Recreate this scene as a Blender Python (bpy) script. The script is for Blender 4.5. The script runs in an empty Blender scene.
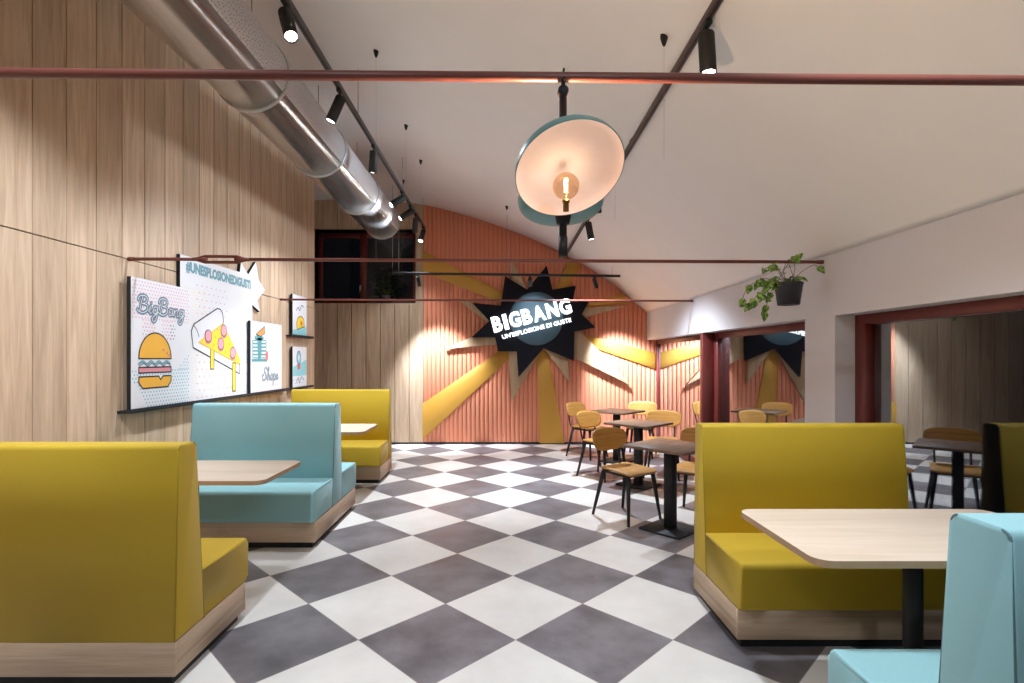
import bpy, bmesh, math, random
from mathutils import Vector, Matrix
from mathutils.geometry import tessellate_polygon
random.seed(7)
SC = bpy.context.scene
COL = SC.collection
PI = math.pi
F, U0, V0, EYE = 533.0, 503.5, 358.5, 1.518      # focal length (px), vanishing point, eye height

def sR(r, g, b):
    f = lambda c: (c/255)/12.92 if c/255 <= .04045 else ((c/255+.055)/1.055)**2.4
    return (f(r), f(g), f(b), 1)

# ------------------------------------------------------------------ materials
def new_mat(name):
    m = bpy.data.materials.new(name); m.use_nodes = True
    nt = m.node_tree; nt.nodes.clear()
    out = nt.nodes.new('ShaderNodeOutputMaterial')
    b = nt.nodes.new('ShaderNodeBsdfPrincipled')
    nt.links.new(b.outputs[0], out.inputs[0])
    return m, nt, b

def N(nt, t, **kw):
    n = nt.nodes.new(t)
    for k, v in kw.items():
        if k.startswith('i_'):
            n.inputs[int(k[2:])].default_value = v
        else:
            setattr(n, k, v)
    return n

def math_(nt, op, a, b=None, c=None):
    n = nt.nodes.new('ShaderNodeMath'); n.operation = op
    for i, v in enumerate((a, b, c)):
        if v is None: continue
        if isinstance(v, (int, float)): n.inputs[i].default_value = v
        else: nt.links.new(v, n.inputs[i])
    return n.outputs[0]

def mixc(nt, f, a, b, blend='MIX'):
    n = nt.nodes.new('ShaderNodeMix'); n.data_type = 'RGBA'; n.blend_type = blend
    for i, v in ((0, f), (6, a), (7, b)):
        if isinstance(v, (int, float)) or isinstance(v, tuple): n.inputs[i].default_value = v
        else: nt.links.new(v, n.inputs[i])
    return n.outputs[2]

def plain(name, col, rough=.5, metal=0, noise=.06, nscale=30, bump=0.0, bscale=200, spec=.5):
    m, nt, b = new_mat(name)
    tc = N(nt, 'ShaderNodeTexCoord')
    nz = N(nt, 'ShaderNodeTexNoise'); nz.inputs['Scale'].default_value = nscale; nz.inputs['Detail'].default_value = 4
    nt.links.new(tc.outputs['Object'], nz.inputs['Vector'])
    v = math_(nt, 'MULTIPLY_ADD', nz.outputs[0], 2*noise, 1-noise)
    hsv = N(nt, 'ShaderNodeHueSaturation'); hsv.inputs['Color'].default_value = col
    nt.links.new(v, hsv.inputs['Value'])
    nt.links.new(hsv.outputs[0], b.inputs['Base Color'])
    b.inputs['Roughness'].default_value = rough; b.inputs['Metallic'].default_value = metal
    b.inputs['Specular IOR Level'].default_value = spec
    if bump:
        n2 = N(nt, 'ShaderNodeTexNoise'); n2.inputs['Scale'].default_value = bscale; n2.inputs['Detail'].default_value = 3
        nt.links.new(tc.outputs['Object'], n2.inputs['Vector'])
        bp = N(nt, 'ShaderNodeBump'); bp.inputs['Strength'].default_value = bump; bp.inputs['Distance'].default_value = .002
        nt.links.new(n2.outputs[0], bp.inputs['Height']); nt.links.new(bp.outputs[0], b.inputs['Normal'])
    return m

def fabric(name, col):
    m, nt, b = new_mat(name)
    tc = N(nt, 'ShaderNodeTexCoord')
    w1 = N(nt, 'ShaderNodeTexNoise'); w1.inputs['Scale'].default_value = 60; w1.inputs['Detail'].default_value = 5
    mp = N(nt, 'ShaderNodeMapping'); mp.inputs['Scale'].default_value = (1, 1, 6)
    nt.links.new(tc.outputs['Object'], mp.inputs[0]); nt.links.new(mp.outputs[0], w1.inputs['Vector'])
    n2 = N(nt, 'ShaderNodeTexNoise'); n2.inputs['Scale'].default_value = 500
    nt.links.new(tc.outputs['Object'], n2.inputs['Vector'])
    v = math_(nt, 'MULTIPLY_ADD', w1.outputs[0], .10, .95)
    v = math_(nt, 'MULTIPLY', v, math_(nt, 'MULTIPLY_ADD', n2.outputs[0], .14, .93))
    hsv = N(nt, 'ShaderNodeHueSaturation'); hsv.inputs['Color'].default_value = col
    nt.links.new(v, hsv.inputs['Value']); nt.links.new(hsv.outputs[0], b.inputs['Base Color'])
    b.inputs['Roughness'].default_value = .62; b.inputs['Specular IOR Level'].default_value = .3
    b.inputs['Sheen Weight'].default_value = .08
    bp = N(nt, 'ShaderNodeBump'); bp.inputs['Strength'].default_value = .15; bp.inputs['Distance'].default_value = .0008
    nt.links.new(n2.outputs[0], bp.inputs['Height']); nt.links.new(bp.outputs[0], b.inputs['Normal'])
    return m

def wood(name, cols, grain='Z', across='Y', pitch=0, off=0, scale=1.0, rough=.5, var=.12, fine=.5):
    """stretched-noise wood; pitch > 0 gives every board its own tone and grain"""
    m, nt, b = new_mat(name)
    tc = N(nt, 'ShaderNodeTexCoord'); sep = N(nt, 'ShaderNodeSeparateXYZ')
    nt.links.new(tc.outputs['Object'], sep.inputs[0])
    g = sep.outputs['XYZ'.index(grain)]; a = sep.outputs['XYZ'.index(across)]
    t = [sep.outputs[i] for i in range(3) if 'XYZ'[i] not in (grain, across)][0]
    if pitch:
        idx = math_(nt, 'FLOOR', math_(nt, 'DIVIDE', math_(nt, 'SUBTRACT', a, off), pitch))
        wn = N(nt, 'ShaderNodeTexWhiteNoise', noise_dimensions='1D'); nt.links.new(idx, wn.inputs['W'])
        rnd = wn.outputs['Value']
        g2 = math_(nt, 'ADD', g, math_(nt, 'MULTIPLY', rnd, 37.0))
        t2 = math_(nt, 'ADD', t, math_(nt, 'MULTIPLY', rnd, 11.0))
    else:
        rnd = None; g2 = g; t2 = t
    cmb = N(nt, 'ShaderNodeCombineXYZ')
    nt.links.new(math_(nt, 'MULTIPLY', g2, 1.1*scale), cmb.inputs[0])
    nt.links.new(math_(nt, 'MULTIPLY', a, 16*scale), cmb.inputs[1])
    nt.links.new(math_(nt, 'MULTIPLY', t2, 16*scale), cmb.inputs[2])
    n1 = N(nt, 'ShaderNodeTexNoise'); n1.inputs['Scale'].default_value = 1.0; n1.inputs['Detail'].default_value = 6; n1.inputs['Distortion'].default_value = 1.2
    nt.links.new(cmb.outputs[0], n1.inputs['Vector'])
    cm2 = N(nt, 'ShaderNodeCombineXYZ')
    nt.links.new(math_(nt, 'MULTIPLY', g2, 6*scale), cm2.inputs[0])
    nt.links.new(math_(nt, 'MULTIPLY', a, 150*scale), cm2.inputs[1])
    nt.links.new(math_(nt, 'MULTIPLY', t2, 150*scale), cm2.inputs[2])
    n2 = N(nt, 'ShaderNodeTexNoise'); n2.inputs['Scale'].default_value = 1.0; n2.inputs['Detail'].default_value = 3
    nt.links.new(cm2.outputs[0], n2.inputs['Vector'])
    f = math_(nt, 'ADD', math_(nt, 'MULTIPLY', n1.outputs[0], 1-fine*.5), math_(nt, 'MULTIPLY', n2.outputs[0], fine*.5))
    rp = N(nt, 'ShaderNodeValToRGB')
    e = rp.color_ramp.elements
    e[0].position = .24; e[0].color = cols[0]; e[1].position = .76; e[1].color = cols[-1]
    if len(cols) == 3:
        k = e.new(.5); k.color = cols[1]
    nt.links.new(f, rp.inputs[0])
    c = rp.outputs[0]
    if rnd is not None:
        hsv = N(nt, 'ShaderNodeHueSaturation'); nt.links.new(c, hsv.inputs['Color'])
        nt.links.new(math_(nt, 'MULTIPLY_ADD', rnd, 2*var, 1-var), hsv.inputs['Value'])
        c = hsv.outputs[0]
    nt.links.new(c, b.inputs['Base Color'])
    b.inputs['Roughness'].default_value = rough; b.inputs['Specular IOR Level'].default_value = .35
    bp = N(nt, 'ShaderNodeBump'); bp.inputs['Strength'].default_value = .12; bp.inputs['Distance'].default_value = .001
    nt.links.new(f, bp.inputs['Height']); nt.links.new(bp.outputs[0], b.inputs['Normal'])
    return m

def emit(name, col, s):
    m = bpy.data.materials.new(name); m.use_nodes = True
    nt = m.node_tree; nt.nodes.clear()
    out = nt.nodes.new('ShaderNodeOutputMaterial'); e = nt.nodes.new('ShaderNodeEmission')
    e.inputs[0].default_value = col; e.inputs[1].default_value = s
    nt.links.new(e.outputs[0], out.inputs[0])
    return m

def coated_glass(name, gain, power, tint=(.9, .93, .97, 1)):
    m = bpy.data.materials.new(name); m.use_nodes = True
    nt = m.node_tree; nt.nodes.clear()
    out = nt.nodes.new('ShaderNodeOutputMaterial')
    lw = N(nt, 'ShaderNodeLayerWeight'); lw.inputs['Blend'].default_value = .5
    f = math_(nt, 'MULTIPLY', math_(nt, 'POWER', lw.outputs['Facing'], power), gain)
    f = math_(nt, 'MINIMUM', math_(nt, 'ADD', f, .03), .95)
    gl = N(nt, 'ShaderNodeBsdfGlossy'); gl.inputs['Color'].default_value = tint; gl.inputs['Roughness'].default_value = 0
    tr = N(nt, 'ShaderNodeBsdfTransparent'); tr.inputs[0].default_value = (.75, .8, .82, 1)
    mx = N(nt, 'ShaderNodeMixShader'); nt.links.new(f, mx.inputs[0])
    nt.links.new(tr.outputs[0], mx.inputs[1]); nt.links.new(gl.outputs[0], mx.inputs[2])
    nt.links.new(mx.outputs[0], out.inputs[0])
    return m

def floor_mat():
    m, nt, b = new_mat('checker_floor')
    tc = N(nt, 'ShaderNodeTexCoord'); sep = N(nt, 'ShaderNodeSeparateXYZ')
    nt.links.new(tc.outputs['Object'], sep.inputs[0])
    x = math_(nt, 'SUBTRACT', sep.outputs[0], .490); y = math_(nt, 'SUBTRACT', sep.outputs[1], 2.875)
    s = 1/(math.sqrt(2)*.6)
    u = math_(nt, 'ADD', math_(nt, 'MULTIPLY', math_(nt, 'ADD', x, y), s), .5)
    v = math_(nt, 'ADD', math_(nt, 'MULTIPLY', math_(nt, 'SUBTRACT', y, x), s), .5)
    iu = math_(nt, 'FLOOR', u); iv = math_(nt, 'FLOOR', v)
    par = math_(nt, 'ABSOLUTE', math_(nt, 'MODULO', math_(nt, 'ADD', iu, iv), 2.0))
    fu = math_(nt, 'SUBTRACT', u, iu); fv = math_(nt, 'SUBTRACT', v, iv)
    du = math_(nt, 'MINIMUM', fu, math_(nt, 'SUBTRACT', 1.0, fu)); dv = math_(nt, 'MINIMUM', fv, math_(nt, 'SUBTRACT', 1.0, fv))
    grout = math_(nt, 'LESS_THAN', math_(nt, 'MINIMUM', du, dv), .0035)
    cmb = N(nt, 'ShaderNodeCombineXYZ'); nt.links.new(iu, cmb.inputs[0]); nt.links.new(iv, cmb.inputs[1])
    wn = N(nt, 'ShaderNodeTexWhiteNoise', noise_dimensions='3D'); nt.links.new(cmb.outputs[0], wn.inputs['Vector'])
    n1 = N(nt, 'ShaderNodeTexNoise'); n1.inputs['Scale'].default_value = 3.2; n1.inputs['Detail'].default_value = 7; n1.inputs['Roughness'].default_value = .6
    ad = N(nt, 'ShaderNodeVectorMath', operation='MULTIPLY_ADD')
    nt.links.new(wn.outputs['Color'], ad.inputs[0]); ad.inputs[1].default_value = (9, 9, 9); nt.links.new(tc.outputs['Object'], ad.inputs[2])
    nt.links.new(ad.outputs[0], n1.inputs['Vector'])
    rd = N(nt, 'ShaderNodeValToRGB'); e = rd.color_ramp.elements
    e[0].position = .3; e[0].color = sR(94, 89, 92); e[1].position = .72; e[1].color = sR(140, 135, 138)
    rw = N(nt, 'ShaderNodeValToRGB'); e = rw.color_ramp.elements
    e[0].position = .3; e[0].color = sR(214, 209, 203); e[1].position = .7; e[1].color = sR(229, 225, 219)
    nt.links.new(n1.outputs[0], rd.inputs[0]); nt.links.new(n1.outputs[0], rw.inputs[0])
    c = mixc(nt, par, rd.outputs[0], rw.outputs[0])
    hsv = N(nt, 'ShaderNodeHueSaturation'); nt.links.new(c, hsv.inputs['Color'])
    nt.links.new(math_(nt, 'MULTIPLY_ADD', wn.outputs['Value'], .12, .94), hsv.inputs['Value'])
    c = mixc(nt, grout, hsv.outputs[0], sR(150, 143, 138))
    nt.links.new(c, b.inputs['Base Color'])
    nt.links.new(math_(nt, 'MULTIPLY_ADD', n1.outputs[0], .22, .30), b.inputs['Roughness'])
    b.inputs['Specular IOR Level'].default_value = .4
    return m

def perforated():
    m, nt, b = new_mat('perforated_steel')
    tc = N(nt, 'ShaderNodeTexCoord'); sep = N(nt, 'ShaderNodeSeparateXYZ'); nt.links.new(tc.outputs['Object'], sep.inputs[0])
    cmb = N(nt, 'ShaderNodeCombineXYZ')
    nt.links.new(sep.outputs[1], cmb.inputs[0])
    ang = math_(nt, 'ARCTAN2', sep.outputs[2], sep.outputs[0])
    nt.links.new(math_(nt, 'MULTIPLY', ang, .28), cmb.inputs[1])
    mp = N(nt, 'ShaderNodeMapping'); mp.inputs['Scale'].default_value = (38, 38, 1); mp.inputs['Rotation'].default_value = (0, 0, .5)
    nt.links.new(cmb.outputs[0], mp.inputs[0])
    vo = N(nt, 'ShaderNodeTexVoronoi', voronoi_dimensions='2D'); vo.inputs['Scale'].default_value = 1; vo.inputs['Randomness'].default_value = .55
    nt.links.new(mp.outputs[0], vo.inputs['Vector'])
    hole = math_(nt, 'LESS_THAN', vo.outputs['Distance'], .15)
    nt.links.new(mixc(nt, hole, sR(206, 205, 206), sR(86, 84, 86)), b.inputs['Base Color'])
    b.inputs['Roughness'].default_value = .55; b.inputs['Metallic'].default_value = .55
    return m

def steel():
    m, nt, b = new_mat('galvanised_steel')
    tc = N(nt, 'ShaderNodeTexCoord')
    nz = N(nt, 'ShaderNodeTexNoise'); nz.inputs['Scale'].default_value = 9; nz.inputs['Detail'].default_value = 3
    mp = N(nt, 'ShaderNodeMapping'); mp.inputs['Scale'].default_value = (1, .15, 1)
    nt.links.new(tc.outputs['Object'], mp.inputs[0]); nt.links.new(mp.outputs[0], nz.inputs['Vector'])
    nt.links.new(math_(nt, 'MULTIPLY_ADD', nz.outputs[0], .12, .14), b.inputs['Roughness'])
    b.inputs['Base Color'].default_value = sR(236, 234, 232); b.inputs['Metallic'].default_value = .92
    return m

def leaf_mat(name, c1, c2):
    m, nt, b = new_mat(name)
    tc = N(nt, 'ShaderNodeTexCoord')
    nz = N(nt, 'ShaderNodeTexNoise'); nz.inputs['Scale'].default_value = 38; nz.inputs['Detail'].default_value = 2
    nt.links.new(tc.outputs['Object'], nz.inputs['Vector'])
    rp = N(nt, 'ShaderNodeValToRGB'); e = rp.color_ramp.elements
    e[0].position = .42; e[0].color = c1; e[1].position = .64; e[1].color = c2
    nt.links.new(nz.outputs[0], rp.inputs[0]); nt.links.new(rp.outputs[0], b.inputs['Base Color'])
    b.inputs['Roughness'].default_value = .4
    return m

M = {}
M['floor'] = floor_mat()
M['plaster'] = plain('plaster', sR(240, 238, 237), .85, noise=.03, nscale=2.5, bump=.25, bscale=18)
M['white_wall'] = plain('white_wall', sR(216, 213, 218), .8, noise=.02, nscale=4, bump=.1, bscale=60)
M['coral'] = plain('coral_paint', sR(226, 146, 112), .6, noise=.03, nscale=5)
M['coral_dark'] = plain('coral_groove', sR(206, 118, 92), .75, noise=.03, nscale=5)
M['ray'] = plain('mustard_paint', sR(196, 146, 56), .55, noise=.03, nscale=6)
M['oak_wall'] = wood('oak_cladding', (sR(168, 140, 114), sR(200, 172, 144), sR(222, 196, 168)), 'Z', 'Y', .265, .203, var=.10)
M['oak_far'] = wood('oak_cladding_far', (sR(158, 131, 106), sR(188, 161, 134), sR(212, 187, 160)), 'Z', 'X', .255, -1.42, var=.10)
M['gap'] = plain('dark_gap', sR(58, 44, 34), .9)
M['plinth'] = wood('oak_plinth', (sR(160, 134, 108), sR(186, 160, 134), sR(208, 184, 158)), 'X', 'Z', scale=.9)
M['plinth_side'] = wood('oak_plinth_side', (sR(160, 134, 108), sR(186, 160, 134), sR(208, 184, 158)), 'Y', 'Z', scale=.9)
M['top_light'] = wood('light_oak_top', (sR(206, 184, 160), sR(222, 202, 180), sR(232, 214, 194)), 'X', 'Y', scale=.8, rough=.42, fine=.3)
M['top_edge'] = plain('oak_edge', sR(176, 142, 108), .5)
M['top_brown'] = wood('brown_oak_top', (sR(96, 72, 56), sR(122, 96, 78), sR(146, 118, 98)), 'X', 'Y', scale=.9, rough=.45)
M['chair_ply'] = wood('chair_ply', (sR(166, 116, 56), sR(194, 142, 72), sR(212, 162, 90)), 'X', 'Z', scale=.8, rough=.45)
M['star_wood'] = wood('ash_star', (sR(160, 132, 102), sR(184, 156, 124), sR(200, 174, 142)), 'Z', 'X', scale=.8)
M['black'] = plain('black_metal', sR(22, 21, 22), .6, noise=.1)
M['black_matte'] = plain('black_matte', sR(22, 22, 23), .7)
M['track'] = plain('track_metal', sR(62, 58, 58), .45)
M['track_brown'] = plain('track_brown_metal', sR(74, 56, 52), .5)
M['navy'] = plain('navy_panel', sR(36, 37, 46), .85, noise=.05, spec=.15)
M['disc'] = plain('teal_disc', sR(62, 86, 98), .7)
M['rod'] = plain('oxide_red_paint', sR(122, 66, 56), .42, noise=.05)
M['frame'] = plain('dark_red_frame', sR(104, 38, 34), .42, noise=.05)
M['yellow'] = fabric('mustard_fabric', sR(196, 164, 44))
M['teal'] = fabric('aqua_fabric', sR(146, 192, 196))
M['pipe_y'] = plain('mustard_piping', sR(168, 146, 30), .7)
M['pipe_t'] = plain('aqua_piping', sR(92, 128, 132), .7)
M['steel'] = steel()
M['perf'] = perforated()
M['band'] = plain('steel_band', sR(190, 190, 188), .35, metal=.8)
M['dish_out'] = plain('dish_teal', sR(104, 152, 150), .4)
M['dish_in'] = plain('dish_cream', sR(250, 226, 214), .7)
M['brass'] = plain('brass', sR(150, 110, 60), .35, metal=1)
M['lens'] = emit('led_lens', (1, .97, .92, 1), 14)
M['sign_led'] = emit('sign_led', (.93, .97, 1, 1), 1.8)
M['filament'] = emit('filament', (1, .66, .32, 1), 5)
M['glass'] = coated_glass('coated_glass', 1.3, 1.7)
M['glass_dark'] = coated_glass('upper_glass', .5, 2)
M['wire'] = plain('steel_wire', sR(170, 168, 166), .4, metal=.7)
M['pot'] = plain('pot_grey', sR(62, 62, 70), .55)
M['soil'] = plain('soil', sR(46, 34, 26), .9)
M['leaf'] = leaf_mat('pothos_leaf', sR(62, 112, 38), sR(170, 200, 96))
M['leaf_dark'] = leaf_mat('dark_leaf', sR(28, 44, 24), sR(52, 74, 40))
M['stem'] = plain('stem', sR(84, 84, 44), .6)
M['paper'] = plain('poster_white', sR(224, 222, 224), .6, noise=.01)
for k, c in dict(ink=(40, 42, 46), bun=(232, 172, 62), lettuce=(120, 170, 180), patty=(212, 138, 146), pinkdot=(228, 150, 168),
                 tealdot=(110, 182, 196), yeldot=(238, 208, 140), bluegrey=(98, 122, 138), skyteal=(112, 156, 166), cheese=(244, 206, 66),
                 pepper=(232, 156, 166), pepper2=(200, 120, 132), teal2=(84, 140, 144), orange=(222, 146, 76), seafoam=(140, 200, 206), straw=(214, 110, 110)).items():
    M[k] = plain('print_'+k, sR(*c), .6, noise=.01)

def glass_bulb():
    m = bpy.data.materials.new('amber_glass'); m.use_nodes = True
    nt = m.node_tree; nt.nodes.clear()
    out = nt.nodes.new('ShaderNodeOutputMaterial')
    lw = N(nt, 'ShaderNodeLayerWeight'); lw.inputs['Blend'].default_value = .5
    f = math_(nt, 'MULTIPLY_ADD', math_(nt, 'POWER', lw.outputs['Facing'], 2.5), .5, .06)
    gl = N(nt, 'ShaderNodeBsdfGlossy'); gl.inputs['Color'].default_value = (1, .85, .65, 1); gl.inputs['Roughness'].default_value = .02
    tr = N(nt, 'ShaderNodeBsdfTransparent'); tr.inputs[0].default_value = (.86, .74, .62, 1)
    mx = N(nt, 'ShaderNodeMixShader'); nt.links.new(f, mx.inputs[0])
    nt.links.new(tr.outputs[0], mx.inputs[1]); nt.links.new(gl.outputs[0], mx.inputs[2])
    nt.links.new(mx.outputs[0], out.inputs[0])
    return m
M['bulb'] = glass_bulb()

# ------------------------------------------------------------------ mesh helpers
class MB:
    """collects shapes and links them as ONE mesh object"""
    def __init__(s): s.bm = bmesh.new(); s.mats = []
    def mi(s, m):
        if m not in s.mats: s.mats.append(m)
        return s.mats.index(m)
    def face(s, pts, m, smooth=False):
        vs = [s.bm.verts.new(p) for p in pts]
        try:
            f = s.bm.faces.new(vs)
        except ValueError:
            return None
        f.material_index = s.mi(m); f.smooth = smooth
        return f
    def box(s, x0, x1, y0, y1, z0, z1, m, bevel=0, seg=3):
        b = bmesh.new(); bmesh.ops.create_cube(b, size=1)
        for v in b.verts:
            v.co = Vector(((x0+x1)/2+v.co.x*(x1-x0), (y0+y1)/2+v.co.y*(y1-y0), (z0+z1)/2+v.co.z*(z1-z0)))
        if bevel: bmesh.ops.bevel(b, geom=b.edges[:], offset=bevel, segments=seg, profile=.5, affect='EDGES')
        s.add(b, m, smooth=bool(bevel))
    def add(s, b, m, smooth=False, mat=None):
        if mat is not None: b.transform(mat)
        bmesh.ops.recalc_face_normals(b, faces=b.faces[:])
        k = s.mi(m); vm = {}
        for v in b.verts: vm[v] = s.bm.verts.new(v.co)
        for f in b.faces:
            try:
                g = s.bm.faces.new([vm[v] for v in f.verts])
            except ValueError:
                continue
            g.material_index = k; g.smooth = smooth
        b.free()
    def prism(s, poly, y0, y1, m, axes='XZ', bevel=0, seg=2, mside=None):
        """outline in two axes, extruded along the third"""
        def P(a, b_, c):
            if axes == 'XZ': return (a, c, b_)
            if axes == 'YZ': return (c, a, b_)
            return (a, b_, c)
        b = bmesh.new()
        lo = [b.verts.new(P(p[0], p[1], y0)) for p in poly]; hi = [b.verts.new(P(p[0], p[1], y1)) for p in poly]
        f0 = b.faces.new(lo); f1 = b.faces.new(hi[::-1])
        n = len(poly)
        for i in range(n): b.faces.new((lo[i], hi[i], hi[(i+1) % n], lo[(i+1) % n]))
        if bevel:
            es = [e for e in b.edges if (f0 in e.link_faces) or (f1 in e.link_faces)]
            bmesh.ops.bevel(b, geom=es, offset=bevel, segments=seg, profile=.5, affect='EDGES')
        s.add(b, m, smooth=bool(bevel))
    def tube(s, pts, r, m, n=10, cap=True, smooth=True):
        pts = [Vector(p) for p in pts]
        rs = r if isinstance(r, (list, tuple)) else [r]*len(pts)
        rings = []; prev = None
        for i, p in enumerate(pts):
            t = (pts[min(i+1, len(pts)-1)]-pts[max(i-1, 0)]).normalized()
            if prev is None:
                a = Vector((0, 0, 1)) if abs(t.z) < .9 else Vector((1, 0, 0))
                nx = t.cross(a).normalized()
            else:
                nx = (prev-t*prev.dot(t)).normalized()
            prev = nx; ny = t.cross(nx)
            rings.append([s.bm.verts.new(p+(nx*math.cos(2*PI*k/n)+ny*math.sin(2*PI*k/n))*rs[i]) for k in range(n)])
        k_ = s.mi(m)
        for a, b in zip(rings, rings[1:]):
            for k in range(n):
                f = s.bm.faces.new((a[k], b[k], b[(k+1) % n], a[(k+1) % n])); f.material_index = k_; f.smooth = smooth
        if cap:
            for q in (rings[0], rings[-1][::-1]):
                f = s.bm.faces.new(q); f.material_index = k_
    def lathe(s, prof, m, mat=None, n=32, smooth=True):
        """profile of (radius, height) about +Z"""
        b = bmesh.new(); rings = []
        for r, z in prof:
            if r < 1e-6: rings.append([b.verts.new((0, 0, z))])
            else: rings.append([b.verts.new((r*math.cos(2*PI*k/n), r*math.sin(2*PI*k/n), z)) for k in range(n)])
        for a, c in zip(rings, rings[1:]):
            for k in range(n):
                q = [a[k % len(a)], a[(k+1) % len(a)], c[(k+1) % len(c)], c[k % len(c)]]
                u = []
                for v in q:
                    if v not in u: u.append(v)
                if len(u) > 2:
                    try: b.faces.new(u)
                    except ValueError: pass
        s.add(b, m, smooth=smooth, mat=mat)
    def build(s, name, parent=None, label=None, kind=None):
        me = bpy.data.meshes.new(name); s.bm.to_mesh(me); s.bm.free()
        for m in s.mats: me.materials.append(m)
        o = bpy.data.objects.new(name, me); COL.objects.link(o)
        if parent: o.parent = parent
        if label: o['label'] = label
        if kind: o['kind'] = kind
        return o

def thing(name, label, cat, loc=(0, 0, 0), rz=0, group=None):
    o = bpy.data.objects.new(name, None); COL.objects.link(o)
    o.empty_display_size = .1
    o.location = loc; o.rotation_euler = (0, 0, rz); o['label'] = label; o['category'] = cat
    if group: o['group'] = group
    return o

def tag(o, label, cat, group=None):
    o['label'] = label; o['category'] = cat
    if group: o['group'] = group
    return o

def dup(root, loc, rz, label, group=None):
    r = root.copy(); COL.objects.link(r); r.location = loc; r.rotation_euler = (0, 0, rz); r['label'] = label
    if group: r['group'] = group
    for ch in list(root.children):
        c = ch.copy(); COL.objects.link(c); c.parent = r
        for g in list(ch.children):
            d = g.copy(); COL.objects.link(d); d.parent = c
    return r

def aim(d):
    """rotation matrix taking +Z to direction d"""
    return Vector(d).normalized().to_track_quat('Z', 'Y').to_matrix().to_4x4()

def rrect(w, h, r, n=6):
    """rounded rectangle outline centred on the origin"""
    pts = []
    for cx, cy, a0 in ((w/2-r, h/2-r, 0), (-w/2+r, h/2-r, 90), (-w/2+r, -h/2+r, 180), (w/2-r, -h/2+r, 270)):
        for k in range(n+1):
            a = math.radians(a0+90*k/n); pts.append((cx+r*math.cos(a), cy+r*math.sin(a)))
    return pts

def spline(pts, k=6):
    P = [Vector(p) for p in pts]; out = []
    for i in range(len(P)-1):
        a, b_, c, d = P[max(i-1, 0)], P[i], P[i+1], P[min(i+2, len(P)-1)]
        for j in range(k):
            t = j/k; out.append(tuple(.5*((2*b_)+(-a+c)*t+(2*a-5*b_+4*c-d)*t*t+(-a+3*b_-3*c+d)*t**3)))
    out.append(tuple(P[-1])); return out

def XZ(px, py, d): return ((px-U0)*d/F, EYE+(V0-py)*d/F)

# ------------------------------------------------------------------ room shell
BACK = 9.46; REAR = -4.0; XL = -2.99; XR = 2.54; XG = 2.72
CEIL = [(-4.4, 4.20), (-3.7, 4.29), (-3.0, 4.34), (-2.2, 4.325), (-1.42, 4.245), (-.5, 4.005), (.39, 3.685), (1.0, 3.40), (1.41, 3.185), (1.85, 2.90), (2.21, 2.62), (2.54, 2.325)]
def ceil_z(x):
    for (a, za), (b, zb) in zip(CEIL, CEIL[1:]):
        if a <= x <= b: return za+(zb-za)*(x-a)/(b-a)
    return CEIL[0][1] if x < CEIL[0][0] else CEIL[-1][1]
def smooth_profile(p, k=6):
    out = []
    for i in range(len(p)-1):
        p0 = p[max(i-1, 0)]; p1 = p[i]; p2 = p[i+1]; p3 = p[min(i+2, len(p)-1)]
        for j in range(k):
            t = j/k
            out.append(tuple(.5*((2*p1[c])+(-p0[c]+p2[c])*t+(2*p0[c]-5*p1[c]+4*p2[c]-p3[c])*t*t+(-p0[c]+3*p1[c]-3*p2[c]+p3[c])*t**3) for c in (0, 1)))
    out.append(p[-1]); return out
CEIL = smooth_profile(CEIL)

m = MB(); m.box(-4.4, 3.0, REAR-.1, BACK+.7, -.12, 0, M['floor']); m.build('floor', kind='structure')
m = MB()
b = bmesh.new(); rows = []
for y in (REAR-.1, BACK+.7):
    rows.append([b.verts.new((x, y, z)) for x, z in CEIL])
for i in range(len(CEIL)-1): b.faces.new((rows[0][i], rows[0][i+1], rows[1][i+1], rows[1][i]))
top = bmesh.ops.extrude_face_region(b, geom=b.faces[:])
for v in [g for g in top['geom'] if isinstance(g, bmesh.types.BMVert)]: v.co.z += .15
m.add(b, M['plaster'], smooth=True)
m.build('ceiling', kind='structure')

# left cladding: one board every 265 mm, a joint line at 2.31 m
m = MB()
m.box(XL-.22, XL-.02, REAR, 8.43, 0, 4.36, M['gap'])
y = .203-.265*16
while y < 8.44:
    y1 = min(y+.265, 8.44)
    for z0, z1 in ((0.0, 2.3055), (2.3145, ceil_z(XL)+.02)):
        m.box(XL-.022, XL, max(y, REAR)+.0045, y1-.0045, z0, z1, M['oak_wall'])
    y += .265
m.build('wall_left', kind='structure')
# far oak wall with the recessed upper window
WX0, WX1, WZ0, WZ1 = -3.40, -1.565, 2.50, 3.815
m = MB()
for x0, x1, z0, z1 in ((-4.4, WX0, 0, 4.36), (WX1, -1.42, 0, 4.28), (WX0, WX1, 0, WZ0), (WX0, WX1, WZ1, 4.36)):
    m.box(x0, x1, BACK+.022, BACK+.30, z0, z1, M['gap'])
k = 0
x = -1.42
while x > -4.4:
    xa = x-.255
    for z0, z1 in ((0, WZ0), (WZ0, WZ1), (WZ1, ceil_z(x-.12)+.03)):
        if z0 == WZ0:
            if xa >= WX1: sp = [(xa, x)]
            elif x > WX1: sp = [(WX1, x)]
            elif x <= WX0: sp = [(xa, x)]
            elif xa < WX0: sp = [(xa, WX0)]
            else: sp = []
        else: sp = [(xa, x)]
        for a, c in sp: m.box(a+.005, c-.005, BACK, BACK+.022, z0, z1, M['oak_far'])
    x = xa
m.build('wall_far', kind='structure')
m = MB(); m.box(-4.55, -4.4, REAR, BACK+.7, 0, 4.3, M['white_wall'])
m.box(-4.4, XL-.22, 8.0, 8.1, 0, 4.3, M['white_wall']); m.build('wall_recess', kind='structure')
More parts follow.
